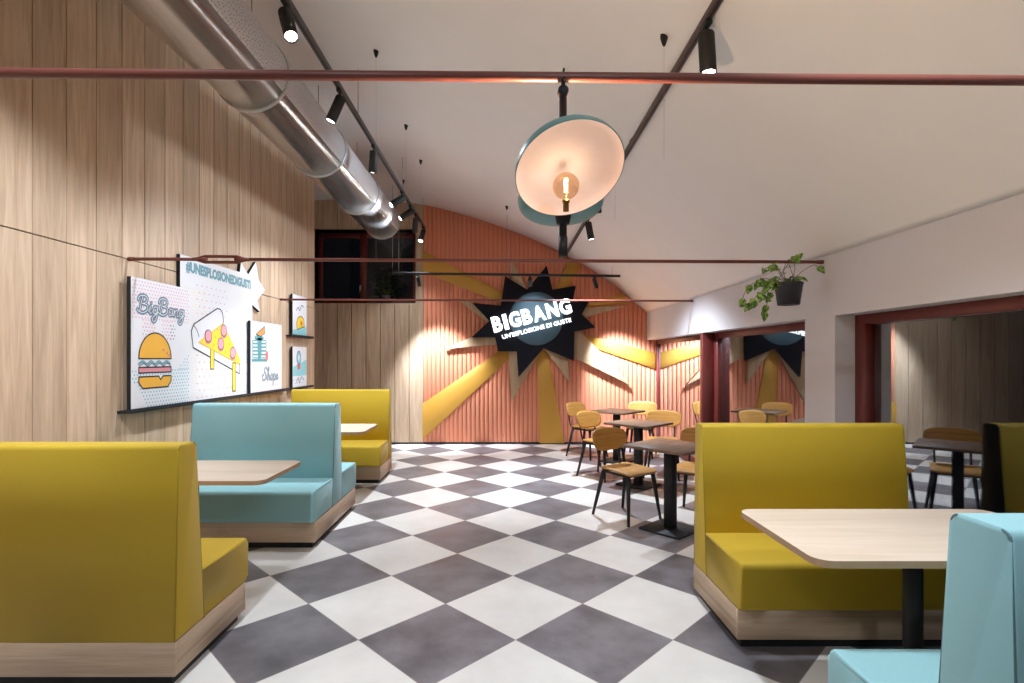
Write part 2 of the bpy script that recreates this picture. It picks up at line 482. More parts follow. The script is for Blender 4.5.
# coral wall of vertical slats
m = MB()
pitch = .0776; x = -1.418
m.box(-1.42, XG+.25, BACK+.006, BACK+.16, 0, 2.2, M['coral_dark'])
pr = [(X, ceil_z(X)+.05) for X in [-1.42+.1*i for i in range(40)]]+[(2.54, 2.38), (2.54, 2.0), (-1.42, 2.0)]
m.prism(pr, BACK+.006, BACK+.16, M['coral_dark'])
while x < XG+.1:
    x1 = x+pitch-.013
    za, zb = (ceil_z(x)+.03, ceil_z(x1)+.03) if x1 < XR else (1.9, 1.9)
    m.prism([(x, .035), (x1, .035), (x1, zb), (x, za)], BACK-.012, BACK+.02, M['coral'], bevel=.005, seg=1)
    x += pitch
m.build('wall_back', kind='structure')
m = MB(); m.box(-4.4, -1.42, BACK-.012, BACK+.01, 0, .03, M['black_matte']); m.box(-1.42, XG, BACK-.010, BACK+.006, 0, .035, M['black_matte'])  # second strip: black stands in for the shadow gap under the coral slats
m.build('baseboard_and_shadow_gap', kind='structure')
# right wall: frieze, pillars
HB = 1.848
m = MB()
m.prism([(XR, HB), (3.0, HB), (3.0, 2.6), (XR, 2.34)], REAR, BACK+.02, M['white_wall'])
m.box(XR, 3.0, 4.084, 4.49, 0, HB, M['white_wall'])
m.box(XR, 3.0, REAR, -.6, 0, HB, M['white_wall'])
m.box(XG+.02, 3.0, BACK-.06, BACK+.02, 0, HB, M['white_wall'])
m.build('wall_right', kind='structure')
m = MB(); m.box(-4.4, 3.0, REAR-.12, REAR, 0, 4.4, M['white_wall']); m.build('wall_rear', kind='structure')

def big_window(name, y0, y1, far_stile=.11, xg=XG):
    m = MB()
    z1 = HB
    m.box(XG-.03, XG+.05, y0+.11, y1-far_stile, z1-.075, z1, M['frame'], .006, 1)
    m.box(XG-.03, XG+.05, y0+.11, y1-far_stile, 0, .10, M['frame'], .006, 1)
    m.box(XG-.03, XG+.05, y1-far_stile, y1, 0, z1, M['frame'], .006, 1)
    m.box(XG-.03, XG+.05, y0, y0+.11, 0, z1, M['frame'], .006, 1)
    o = m.build(name, kind='structure')
    g = MB(); g.box(xg, xg+.006, y0+.1, y1-far_stile+.01, .09, z1-.065, M['glass']); g.build('pane', o)
    return o
big_window('window_1', -.6, 4.084, .11, XG+.035)
big_window('window_2', 4.49, 6.82)
big_window('window_3', 6.905, BACK-.06, .07)
m = MB(); m.box(XR+.004, XG+.06, 6.82, 6.905, 0, HB, M['frame'], .004, 1); m.build('trim_1', kind='structure')
# upper window in the oak wall
m = MB()
yf = BACK+.30
m.box(WX0-.02, WX1+.02, BACK+.022, yf+.12, WZ1, WZ1+.03, M['white_wall'])
m.box(WX0-.02, WX1+.02, BACK+.022, yf+.12, WZ0-.03, WZ0, M['white_wall'])
m.box(WX0-.03, WX0, BACK+.022, yf+.12, WZ0, WZ1, M['white_wall'])
m.box(WX1, WX1+.03, BACK+.022, yf+.12, WZ0, WZ1, M['white_wall'])
m.build('trim_2', kind='structure')
m = MB()
w = .09
m.box(WX0+w, WX1-w, yf, yf+.065, WZ1-w, WZ1, M['frame'], .006, 1); m.box(WX0+w, WX1-w, yf, yf+.065, WZ0, WZ0+w, M['frame'], .006, 1)
xm = XZ(363.5, 0, yf)[0]
for xc in (WX0+w/2, xm, WX1-w/2): m.box(xc-w/2-(.02 if xc == xm else 0), xc+w/2+(.02 if xc == xm else 0), yf-.005, yf+.07, WZ0, WZ1, M['frame'], .006, 1)
w4 = m.build('window_4', kind='structure')
g = MB(); g.box(WX0+.05, WX1-.05, yf+.03, yf+.036, WZ0+.05, WZ1-.05, M['glass_dark']); g.build('pane', w4)
h = MB(); hx, hz = XZ(360.5, 288, yf)
h.box(hx-.012, hx+.012, yf-.02, yf-.004, hz-.04, hz+.05, M['band'], .003, 1); h.tube([(hx, yf-.03, hz+.03), (hx, yf-.045, hz+.02), (hx, yf-.045, hz-.09)], .008, M['band'], 8); h.build('window_handle', w4)

# ------------------------------------------------------------------ booths
def side_profile_obj(prof, x0, x1, mat, name, parent, bevel, piping=None):
    m = MB(); m.prism(prof, x0, x1, mat, axes='YZ', bevel=bevel, seg=4)
    o = m.build(name, parent)
    for e in o.data.polygons: e.use_smooth = True
    if piping:
        for xx, s in ((x0, 1), (x1, -1)):
            ca = sum(a for a, _ in prof)/len(prof); cb = sum(b_ for _, b_ in prof)/len(prof)
            p = MB(); q = [(xx+s*.003, a+(.003 if a < ca else -.003), b_-.003 if b_ > 1 else b_) for a, b_ in prof]; p.tube(q, .0034, piping, 6)
            p.build('piping', o)
    return o

def rounded(prof, r, n=5):
    """round the corners of a closed outline; r per corner"""
    out = []; k = len(prof)
    for i in range(k):
        p = Vector(prof[i]); a = Vector(prof[i-1]); c = Vector(prof[(i+1) % k]); ri = r[i] if isinstance(r, (list, tuple)) else r
        if ri <= 0: out.append(tuple(p)); continue
        d1 = (a-p).normalized(); d2 = (c-p).normalized()
        s = p+d1*ri; e = p+d2*ri
        for j in range(n+1):
            t = j/n; out.append(tuple(s*(1-t)**2+p*2*t*(1-t)+e*t*t))
    return out

BW = 1.28
def booth(name, label, x0, y0, fab, pip, facing=-1, double=False, D=.64, BW=1.28):
    """facing -1: seat looks towards -Y. y0 = front edge of the plinth (local 0)"""
    D = 1.16 if double else D
    t = thing(name, label, 'booth', (x0+BW/2, y0, 0) if facing < 0 else (x0+BW/2, y0+D, 0), 0 if facing < 0 else PI)
    a, c = -BW/2, BW/2
    m = MB(); m.box(a+.03, c-.03, .03, D-.03, 0, .05, M['black_matte']); m.build('toe_kick', t)
    m = MB()
    m.box(a, c, 0, .02, .05, .208, M['plinth'], .002, 1); m.box(a, c, D-.02, D, .05, .208, M['plinth'], .002, 1)
    m.box(a, a+.02, .02, D-.02, .05, .208, M['plinth_side'], .002, 1); m.box(c-.02, c, .02, D-.02, .05, .208, M['plinth_side'], .002, 1)
    m.box(a+.02, c-.02, .02, D-.02, .19, .205, M['plinth']); m.build('plinth', t)
    if double:
        seats = [[(-.035, .215), (-.04, .462), (.49, .462), (.47, .209)], [(D-.47, .209), (D-.49, .462), (D+.04, .462), (D+.035, .215)]]
        back = [(.435, .209), (.52, 1.112), (D-.52+.03, 1.112), (D-.435, .209)]
        rr = [0, .035, .035, 0]
    else:
        seats = [[(-.035, .215), (-.04, .462), (.47, .462), (.45, .209)]]
        back = [(.425, .209), (.50, 1.112), (D-.030, 1.112), (D, .209)]
        rr = [0, .026, .026, 0]
    for i, s in enumerate(seats):
        pr = rounded(s, [.02, .035, .01, 0] if i == 0 else [0, .01, .035, .02])
        side_profile_obj(pr, a+.002, c-.002, fab, 'seat_cushion', t, .016)
    side_profile_obj(rounded(back, rr, 6), a, c, fab, 'backrest', t, .012, pip)
    return t
booth('booth_bench', 'mustard yellow booth bench at the left edge, its tall back towards us', -2.793, 2.455, M['yellow'], M['pipe_y'], +1, D=.67)
booth('booth_bench', 'aqua double booth bench with seats on both sides, beside the poster ledge', -2.785, 4.25, M['teal'], M['pipe_t'], -1, True)
booth('booth_bench', 'mustard yellow booth bench farthest back, in front of the oak wall', -2.77, 6.46, M['yellow'], M['pipe_y'], -1)
booth('booth_bench', 'mustard yellow booth bench facing us beside the big window on the right', 1.22, 2.78, M['yellow'], M['pipe_y'], -1, BW=1.245)
booth('booth_bench', 'aqua booth bench cut off by the lower right corner', 1.19, 1.22, M['teal'], M['pipe_t'], +1, D=.70)

def booth_table(label, x0, x1, y0, y1, parts=True):
    t = thing('booth_table', label, 'table', ((x0+x1)/2, (y0+y1)/2, 0))
    m = MB(); b = bmesh.new()
    pl = rrect(x1-x0, y1-y0, .07)
    m.prism(pl, .722, .75, M['top_light'], axes='XY')
    o = m.build('tabletop', t)
    o.data.materials.append(M['top_edge'])
    for p in o.data.polygons:
        if abs(p.normal.z) < .5: p.material_index = 1
    m = MB(); m.lathe([(0, .708), (.14, .708), (.14, .722), (0, .722)], M['black'], n=24); m.build('mounting_plate', t)
    m = MB(); m.lathe([(0, .02), (.038, .02), (.038, .71), (0, .71)], M['black'], n=28); m.build('column', t)
    m = MB(); m.lathe([(0, 0), (.2, 0), (.2, .012), (.17, .02), (0, .022)], M['black'], n=36); m.build('base', t)
booth_table('light oak booth table between the yellow and aqua benches on the left', -2.78, -1.51, 3.34, 4.02)
booth_table('light oak booth table in front of the farthest yellow bench', -2.78, -1.47, 5.56, 6.28)
booth_table('light oak booth table in front of the yellow bench at the right window', 1.19, 2.45, 2.02, 2.72)

# ------------------------------------------------------------------ dining sets
def dining_table_parts(t):
    m = MB(); m.prism(rrect(.6, .6, .012, 3), .727, .752, M['top_brown'], axes='XY', bevel=.002, seg=1); m.build('tabletop', t)
    m = MB(); m.box(-.15, .15, -.15, .15, .715, .727, M['black']); m.build('mounting_plate', t)
    m = MB(); m.box(-.042, .042, -.042, .042, .018, .716, M['black'], .004, 1); m.build('column', t)
    m = MB(); m.prism(rrect(.40, .40, .015, 3), 0, .018, M['black'], axes='XY', bevel=.004, seg=1); m.build('base', t)
t1 = thing('dining_table', 'square brown wood table nearest us in the dining row, half behind the yellow bench', 'table', (1.48, 4.73, 0), math.radians(42), 'brown dining tables')
dining_table_parts(t1)
dup(t1, (1.62, 6.4, 0), math.radians(45), 'square brown wood table in the middle of the dining row', 'brown dining tables')
dup(t1, (1.67, 7.86, 0), math.radians(45), 'square brown wood table nearest the coral slat wall', 'brown dining tables')

def make_chair(label):
    t = thing('dining_chair', label, 'chair', group='plywood dining chairs')
    # seat: rounded trapezoid, slightly dished
    out = rounded([(-.205, -.21), (.205, -.21), (.185, .20), (-.185, .20)], [.06]*4, 6)
    m = MB(); b = bmesh.new()
    def lev(z, s): return [b.verts.new((x*s, y*s, z+.012*((x/.2)**2)+(.010*max(0, y)/.2)-(.012*max(0, -y-.12)/.09)**1)) for x, y in out]
    r0, r1, r2, r3 = lev(.444, .97), lev(.450, 1), lev(.458, 1), lev(.464, .97)
    n = len(out)
    for p, q in ((r0, r1), (r1, r2), (r2, r3)):
        for i in range(n): b.faces.new((p[i], p[(i+1) % n], q[(i+1) % n], q[i]))
    for r, z in ((r3, .459), (r0, .440)):
        c = b.verts.new((0, 0, z)); inner = [b.verts.new((v.co.x*.5, v.co.y*.5, z+.003*((v.co.x/.2)**2))) for v in r]
        for i in range(n):
            b.faces.new((r[i], r[(i+1) % n], inner[(i+1) % n], inner[i])); b.faces.new((inner[i], inner[(i+1) % n], c))
    m.add(b, M['chair_ply'], smooth=True); m.build('seat', t)
    m = MB()
    q = [(-.165, -.165), (.165, -.165), (.15, .165), (-.15, .165)]
    for i in range(4):
        a, c = q[i], q[(i+1) % 4]; m.tube([(a[0], a[1], .432), (c[0], c[1], .432)], .0115, M['black'], 8)
    m.build('seat_frame', t)
    for sx, sy, fx, fy in ((-1, -1, .215, -.215), (1, -1, .215, -.215), (-1, 1, .205, .255), (1, 1, .205, .255)):
        m = MB(); tx, ty = (.165 if sy < 0 else .15)*sx, .165*sy
        m.tube([(tx, ty, .437), (tx+(fx*sx-tx)*.5, ty+(fy-ty)*.5, .22), (fx*sx, fy, 0.004)], [.021, .0175, .0125], M['black'], 10)
        l = m.build('leg', t)
        f = MB(); f.tube([(fx*sx, fy, .010), (fx*sx, fy, 0)], .0135, M['black_matte'], 8); f.build('foot_cap', l)
    for sx in (-1, 1):
        m = MB()
        m.tube([(.13*sx, .10, .432), (.135*sx, .17, .438), (.14*sx, .218, .47), (.14*sx, .245, .56), (.14*sx, .268, .68), (.14*sx, .272, .72)], .0105, M['black'], 8)
        m.build('back_support', t)
    # backrest: curved plywood panel
    m = MB(); b = bmesh.new()
    NX, NZ = 22, 12; W, H = .228, .108; zc = .718
    def pt(u, v, off):
        # superellipse map of the unit square, wider at the top
        k = 3.2
        s = (abs(u)**k+abs(v)**k)**(1/k); mx = max(abs(u), abs(v)); f = mx/s if s > 0 else 1
        uu, vv = u*f, v*f
        x = uu*W*(1+.05*vv); z = zc+vv*H
        yb = .262+.045*vv*.6-.30*x*x/ (2*.2)*1.1*2*.5
        return (x, yb+off, z)
    for off in (0, .013):
        g = [[b.verts.new(pt(-1+2*i/NX, -1+2*j/NZ, off)) for i in range(NX+1)] for j in range(NZ+1)]
        for j in range(NZ):
            for i in range(NX): b.faces.new((g[j][i], g[j][i+1], g[j+1][i+1], g[j+1][i]))
        if off == 0: g0 = g
    ed = [(0, i) for i in range(NX)]+[(j, NX) for j in range(NZ)]+[(NZ, i) for i in range(NX, 0, -1)]+[(j, 0) for j in range(NZ, 0, -1)]
    for (j, i), (j2, i2) in zip(ed, ed[1:]+ed[:1]):
        b.faces.new((g0[j][i], g0[j2][i2], g[j2][i2], g[j][i]))
    m.add(b, M['chair_ply'], smooth=True); m.build('backrest', t)
    return t
def face(fx, fy): return math.atan2(fx, -fy)
G = 'plywood dining chairs'
ch = make_chair('plywood chair nearest us, left of the nearest brown table, whole seat and legs seen')
ch.location = (1.185, 5.10, 0); ch.rotation_euler = (0, 0, face(.56, -.83))
dup(ch, (1.86, 5.14, 0), face(-.45, -.6), 'plywood chair mostly hidden behind the yellow bench, right of the nearest brown table', G)
dup(ch, (1.27, 6.82, 0), face(.62, -.75), 'plywood chair with shaded back, left of the middle brown table', G)
dup(ch, (2.05, 6.88, 0), face(-.3, -.8), 'plywood chair right of the middle brown table, seen against the glass corner', G)
dup(ch, (1.30, 8.24, 0), face(.68, -.7), 'plywood chair left of the farthest brown table, nearest the star sign', G)
dup(ch, (2.14, 8.34, 0), face(-.35, -.8), 'brightly lit plywood chair right of the farthest table, against the coral wall', G)

# ------------------------------------------------------------------ tie rods
def tie_rod(label, d, yl, yr, xl, xr, turn=None):
    a = XZ(xl, yl, d); c = XZ(xr, yr, d)
    if xl < 1: a = (XL, a[1]+(a[1]-c[1])/(c[0]-a[0])*(a[0]-XL))
    if xr > 1023: c = (XR+.05, c[1]-(a[1]-c[1])/(c[0]-a[0])*(XR+.05-c[0]))
    t = thing('tie_rod', label, 'rod', (a[0], d, a[1]), 0, 'steel tie rods across the vault')
    L = (c[0]-a[0], 0, c[1]-a[1])
    m = MB()
    P = lambda s: (L[0]*s, 0, L[2]*s)
    if turn:
        s0, s1 = [((px-U0)*d/F-a[0])/L[0] for px in turn]
        m.tube([P(0), P(s0)], .0135, M['rod'], 10); m.tube([P(s1), P(1)], .0135, M['rod'], 10)
    else:
        m.tube([P(0), P(1)], .0135, M['rod'], 10)
    m.build('rod', t)
    if turn:
        m = MB(); p, q = Vector(P(s0)), Vector(P(s1)); e = .05
        up = Vector((0, 0, .026))
        for s in (-1, 1):
            m.tube([p-Vector((.02, 0, 0)), p+Vector((e, 0, 0))+up*s*.9, q-Vector((e, 0, 0))+up*s*.9, q+Vector((.02, 0, 0))], [.015, .0125, .0125, .015], M['rod'], 8)
        m.tube([p-Vector((.05, 0, 0)), p+Vector((e+.01, 0, 0))], [.014, .022], M['rod'], 10)
        m.tube([q+Vector((.05, 0, 0)), q-Vector((e+.01, 0, 0))], [.014, .022], M['rod'], 10)
        m.build('turnbuckle', t)
    for s, w in ((0, 'l'), (1, 'r')):
        if (w == 'l' and a[0] < XL+.12) or (w == 'r' and c[0] > XR-.1):
            m = MB(); m.tube([P(s-.0 if s == 0 else s-.008), P(s+.008 if s == 0 else s)], .017, M['rod'], 12); m.build('end_socket', t)
    return t
tie_rod('oxide red tie rod crossing the top of the view, nearest us', 1.468, 73, 80.5, 0, 1024)
tie_rod('oxide red tie rod with a turnbuckle, second from us, above the hanging plant', 4.238, 259, 262, 128.5, 823, (199, 243))
tie_rod('thin oxide red tie rod farthest from us, passing in front of the star sign', 7.145, 299.5, 301, 279.5, 694)

# ------------------------------------------------------------------ duct
D = 2.85; DX, DZ, DR = -.663*D, EYE+.749*D, .096*D
t = thing('air_duct', 'big round galvanised air duct running along the left side under the vault', 'duct', (DX, 0, DZ))
m = MB(); n = 56; y0, y1 = REAR, 8.30
b = bmesh.new()
ro, ri = DR, DR-.006
ya = [y0]+[y1]
for r_ in (ro, ri):
    rings = [[b.verts.new((r_*math.cos(2*PI*k/n), yy, r_*math.sin(2*PI*k/n))) for k in range(n)] for yy in ya]
    for k in range(n): b.faces.new((rings[0][k], rings[1][k], rings[1][(k+1) % n], rings[0][(k+1) % n]))
    if r_ == ro: R0 = rings
for k in range(n): b.faces.new((R0[1][k], rings[1][k], rings[1][(k+1) % n], R0[1][(k+1) % n]))
k0 = m.mi(M['steel'])
m.add(b, M['steel'], smooth=True); m.build('duct_tube', t)
m = MB(); b = bmesh.new(); pr = []
for k in range(25):
    a = math.radians(-30+95*k/24); pr.append([b.verts.new(((DR+.0025)*math.cos(a), yy, (DR+.0025)*math.sin(a))) for yy in (y0, y1-.02)])
for p, q in zip(pr, pr[1:]): b.faces.new((p[0], p[1], q[1], q[0]))
g = bmesh.ops.extrude_face_region(b, geom=b.faces[:])
for v in [e for e in g['geom'] if isinstance(e, bmesh.types.BMVert)]:
    s = (DR+.0005)/(DR+.0025); v.co.x *= s; v.co.z *= s
m.add(b, M['perf'], smooth=True); m.build('perforated_strip', t)
for yy in (-2.9+0.0, -.29, 1.14, 2.57, 4.0, 5.44, 6.87, 8.28):
    m = MB(); m.tube([(0, yy-.014, 0), (0, yy+.014, 0)], DR+.012, M['band'], 56); 
    o = m.build('band', t)
    if yy < 8:
        h = MB()
        h.tube([(0, yy, DR+.01), (0, yy, ceil_z(DX)-DZ)], .005, M['wire'], 6); h.build('hanger', o)

# ------------------------------------------------------------------ light tracks and spotlights
TX, TZ = -1.364, 3.755
t = thing('light_track', 'grey light track hung beside the round duct with a row of spotlights', 'light track', (TX, 0, TZ))
m = MB(); m.box(-.022, .022, REAR+.3, 9.25, 0, .034, M['track'], .003, 1); m.box(-.008, .008, REAR+.3, 9.25, -.001, .004, M['black_matte']); m.build('rail', t)
for yy in (-2.5, .2, 2.6, 5.0, 7.2, 9.0):
    m = MB(); m.tube([(0, yy, .03), (0, yy, ceil_z(TX)-TZ)], .004, M['wire'], 6); m.build('hanger', t)
SX, SZ = 1.085, ceil_z(1.085)-.045
t = thing('light_track', 'brown black light track fixed to the right side of the vault', 'light track', (SX, 0, SZ))
m = MB(); m.box(-.02, .02, REAR+.3, 9.29, .0, .036, M['track_brown'], .003, 1)
m.box(-.006, .006, REAR+.3, 9.29, -.001, .004, M['black_matte']); o_ = m.build('rail', t)
for yy in (-3, -.5, 2, 4.5, 7, 9.1):
    m = MB(); m.box(-.015, .03, yy-.03, yy+.03, .03, .075, M['black']); m.build('clip', t)
BD = 8.5
ba, bb = XZ(392, 273.2, BD), XZ(620, 276, BD)
t = thing('light_track', 'short black light bar hung on wires in front of the star sign', 'light track', (ba[0], BD, ba[1]))
m = MB(); m.tube([(0, 0, 0), (bb[0]-ba[0], 0, bb[1]-ba[1])], .021, M['black'], 8); m.build('rail', t)
for px in (392.6, 398.8, 507, 612):
    x = XZ(px, 0, BD)[0]
    m = MB(); m.tube([(x-ba[0], 0, (bb[1]-ba[1])*(x-ba[0])/(bb[0]-ba[0])), (x-ba[0], 0, ceil_z(x)-ba[1])], .003, M['wire'], 6); m.build('suspension_wire', t)
p = [(SX, 9.2, SZ-.008), (SX-.01, 8.95, SZ-.04), (XZ(567, 0, 8.65)[0], 8.65, 3.14), (XZ(566, 0, BD)[0], BD+.02, XZ(0, 266, BD)[1]), (XZ(561, 0, BD)[0], BD, XZ(0, 274.5, BD)[1])]
m = MB(); m.tube([(a-ba[0], b_-BD, c-ba[1]) for a, b_, c in p], .006, M['black'], 6); m.build('cable', t)

SPOTS = []
def spot(label, mount, target, watts, cone=50, arm=.09, length=.21, rad=.043, blend=.7, lit=True, soft=.06, group='track spotlights', col=(.89, 1.0, 1.13)):
    """mount = where the adapter meets the rail"""
    mt = Vector(mount); piv = Vector((0, 0, -arm)); tg = Vector(target)-mt
    d = (tg-piv).normalized()
    t = thing('track_spotlight', label, 'spotlight', mt, 0, group)
    m = MB(); m.box(-.017, .017, -.045, .045, -.028, 0, M['black'], .003, 1); m.build('adapter', t)
    m = MB(); m.tube([(0, 0, -.02), piv+Vector((0, 0, .01))], .008, M['black'], 8); m.lathe([(0, -.014), (.013, -.014), (.013, .014), (0, .014)], M['black'], Matrix.Translation(piv) @ aim(d.orthogonal()), 12)
    m.build('arm', t)
    c = piv-d*.02
    R = Matrix.Translation(c) @ aim(d)
    m = MB(); m.lathe([(0, -.012), (rad*.93, -.012), (rad, -.004), (rad, length), (rad*.9, length), (rad*.86, length-.012), (0, length-.012)], M['black'], R, 28)
    bo = m.build('lamp_body', t)
    for p_ in bo.data.polygons: p_.use_smooth = len(p_.vertices) == 4 and abs(p_.normal.dot(d)) < .5
    if lit:
        m = MB(); m.lathe([(0, length-.010), (rad*.84, length-.010), (rad*.80, length-.006), (0, length-.003)], M['lens'], R, 24); m.build('lens', t)
        L = bpy.data.lights.new('spot_light', 'SPOT'); L.energy = watts; L.spot_size = math.radians(cone); L.spot_blend = blend; L.shadow_soft_size = soft; L.color = col
        lo = bpy.data.objects.new('spot_light', L); COL.objects.link(lo); lo.parent = t
        lo.matrix_local = Matrix.Translation(c+d*(length+.012)) @ d.to_track_quat('-Z', 'Y').to_matrix().to_4x4()
    return t

W = 1.0
T1 = [(3.34, (-.1, 2.0, 0), 80, 80, 'spotlight nearest us on the track by the duct, lens glaring towards us'),
      (4.44, (-2.7, 4.35, .6), 60, 95, 'second spotlight along the duct track, tilted at the burger poster'),
      (5.6, (-1.75, 6.3, .4), 220, 90, 'third spotlight along the duct track, pointing almost straight down'),
      (7.15, (-2.97, 6.2, 2.3), 60, 90, 'fourth spotlight along the duct track, above the duct end, turned at the left wall'),
      (7.8, (-2.97, 7.2, 2.4), 60, 80, 'fifth spotlight along the duct track, glowing lens turned at the left wall'),
      (8.27, (-1.75, 9.45, 1.2), 34, 70, 'sixth spotlight along the duct track, hanging steeply before the upper window'),
      (9.05, (-2.1, 7.6, .2), 70, 60, 'last spotlight on the duct track, next to the coral wall edge'),
      (1.9, (-2.97, 2.6, 1.9), 150, 85, 'spotlight on the duct track just above us, turned at the oak wall'),
      (.6, (-1.9, 2.2, .6), 55, 80, 'spotlight on the duct track overhead, out of view above the left bench'),
      (-1.2, (-1.4, 1.6, .4), 45, 90, 'spotlight on the duct track behind the viewer')]
for d, tg, w_, cn, lb in T1:
    spot(lb, (TX, d, TZ), tg, w_*W, cn)
T2 = [(2.85, (1.17, 2.62, 0), 78, 110, 'big spotlight on the right hand track near the top of the view'),
      (6.8, (1.65, 6.9, .3), 260, 110, 'small spotlight on the right hand track, half behind the round lamp'),
      (6.1, (-2.97, 6.5, 2.7), 110, 75, 'added spotlight on the right hand track, unseen behind the round lamp'),  # added, unseen: brightens the upper left wall
      (.9, (1.5, 1.6, .5), 45, 90, 'spotlight on the right hand track overhead, out of view'),
      (-1.2, (1.0, 2.0, .5), 45, 90, 'spotlight on the right hand track behind the viewer')]
for d, tg, w_, cn, lb in T2:
    spot(lb, (SX, d, SZ), tg, w_*W, cn, soft=.24 if d == 6.1 else .06)
for px, tg, w_, cn, lb in ((418, (-1.05, 9.44, .8), 300, 66, 'left one of three small spotlights on the black bar, lighting the coral wall'),
                           (530, (.55, 9.4, 2.1), 18, 70, 'middle small spotlight on the black bar, pointed at the star sign'),
                           (594.5, (2.35, 9.44, .62), 640, 56, 'right one of three small spotlights on the black bar')):
    x = XZ(px, 0, BD)[0]
    z = ba[1]+(bb[1]-ba[1])*(x-ba[0])/(bb[0]-ba[0])-.023
    spot(lb, (x, BD, z), tg, w_*W, cn, arm=.06, length=.14, rad=.03, group='spotlights on the sign bar')

# ------------------------------------------------------------------ ceiling anchors
for px, py, x, d, zl, lb in ((376.9, 50.6, -1.10, 4.6, 2.35, 'black cone cable anchor on the vault, nearest of the left row'),
                         (406, 124.8, -1.11, 6.07, 3.2, 'black cone cable anchor on the vault, second in the left row'),
                         (422.5, 164.8, -1.11, 7.145, 2.32, 'black cone cable anchor on the vault, third in the left row'),
                         (401.5, 178, -1.54, 8.2, 3.3, 'small black cone cable anchor between duct track and coral wall'),
                         (664, 35, .95, 3.155, 2.7, 'black cone cable anchor left of the right hand light track'),
                         (615.5, 133.6, .95, 4.54, 2.7, 'black cone cable anchor beside the rim of the round lamp'),
                         (507, 206, .05, 8.04, 3.3, 'tiny black cone cable anchor above the coral wall, left of the round lamp')):
    zc = ceil_z(x)
    t = thing('ceiling_anchor', lb, 'cable anchor', (x, d, zc), 0, 'black cable anchors on the vault')
    m = MB(); m.lathe([(0, .02), (.022, .02), (.022, -.010), (.011, -.048), (.006, -.058), (0, -.058)], M['black'], n=16); m.build('cone', t)
    m = MB(); m.tube([(0, 0, -.055), (0, 0, zl-zc)], .0008, M['wire'], 5); m.build('wire', t)

# ------------------------------------------------------------------ round double lamp on the near rod
LX, LY = .165, 1.478
rz_ = EYE+(V0-77)*1.468/F
lamp = thing('pendant_lamp', 'round double dish lamp clamped under the nearest tie rod', 'lamp', (LX, LY, 1.80))
m = MB(); m.tube([(0, 0, .02), (0, 0, EYE+(V0-92)*1.48/F-1.80)], .0105, M['black'], 12)
m.tube([(0, 0, .0), (0, 0, .055)], .0125, M['black'], 12); m.build('stem', lamp)
m = MB()
zr = EYE+(V0-92)*1.48/F-1.80; zt = rz_-1.80
m.lathe([(0, -.012), (.013, -.012), (.015, -.009), (.015, .009), (.013, .012), (0, .012)], M['black'], Matrix.Translation((0, .0, zr)) @ Matrix.Rotation(PI/2, 4, 'X'), 24)
m.tube([(0, 0, zr), (0, -.008, zt-.012), (0, -.022, zt-.0165)], .006, M['black'], 10)
m.tube([(.0, -.022+.0165*math.cos(a), zt+.0165*math.sin(a)) for a in [k*PI/8 for k in range(-6, 5)]], .003, M['black'], 8)
m.build('clamp', lamp)
def dish(center, nrm, r, name, label):
    """shallow spherical dish opening along nrm"""
    base = [(0, 0), (.30, .003), (.55, .012), (.74, .040), (.87, .10), (.95, .19), (.985, .29), (1, .40)]
    base = [tuple(q) for q in spline(base, 4)]
    dep = r*.40; th = .004
    outp = [(a*r, b_*r-dep) for a, b_ in base]
    inp = [(a*(r-th*.5), (b_-.40)*r*.62) for a, b_ in base]
    R = Matrix.Translation(Vector(center)) @ aim(nrm)
    m = MB(); m.lathe(outp+[inp[-1]], M['dish_out'], R, 56); o = m.build(name, lamp, label)
    m = MB(); m.lathe(inp, M['dish_in'], R, 56); m.build('inner_face', o, 'cream inside of the dish')
    return o, R, dep
c1 = Vector(((570.2-U0)*1.30/F-LX, 1.30-LY, EYE+(V0-171.3)*1.30/F-1.80))
n1 = Vector((.17, -.56, -.81)).normalized()
dish(c1, n1, .1365, 'front_dish', 'teal dish turned towards us')
c2 = Vector(((560.5-U0)*1.64/F-LX, 1.64-LY, EYE+(V0-199)*1.64/F-1.80))
n2 = Vector((0, .15, 1)).normalized()
dish(c2, n2, .132, 'rear_dish', 'teal dish turned away')
# socket + bulb of the front dish
bc = Vector(((566-U0)*1.30/F-LX, 1.30-LY, EYE+(V0-186)*1.30/F-1.80))
m = MB(); m.lathe([(0, -.062), (.007, -.062), (.007, -.042), (.009, -.040), (.009, -.034), (0, -.034)], M['brass'], Matrix.Translation(bc), 16)
m.build('socket', lamp)
m = MB(); rb = .0325; m.lathe([(.009, -rb*.98)]+[(rb*math.sin(a), -rb*math.cos(a)) for a in [.35+.2*k for k in range(14)]]+[(0, rb)], M['bulb'], Matrix.Translation(bc), 32)
bulb = m.build('bulb', lamp)
m = MB(); pts = []
for k in range(60): pts.append(bc+Vector((.0045*math.cos(k*1.0), .0045*math.sin(k*1.0), -.016+.036*k/59)))
m.tube(pts, .0009, M['filament'], 5); m.build('filament', bulb)
m = MB()
m.tube([bc+Vector((0, 0, -.035)), bc+Vector((0, 0, -.018))], .003, M['brass'], 6); m.build('filament_post', bulb)
L = bpy.data.lights.new('bulb_light', 'POINT'); L.energy = .30; L.color = (1, .88, .78); L.shadow_soft_size = .012
lo = bpy.data.objects.new('bulb_light', L); COL.objects.link(lo); lo.parent = lamp; lo.location = bc+n1*.025
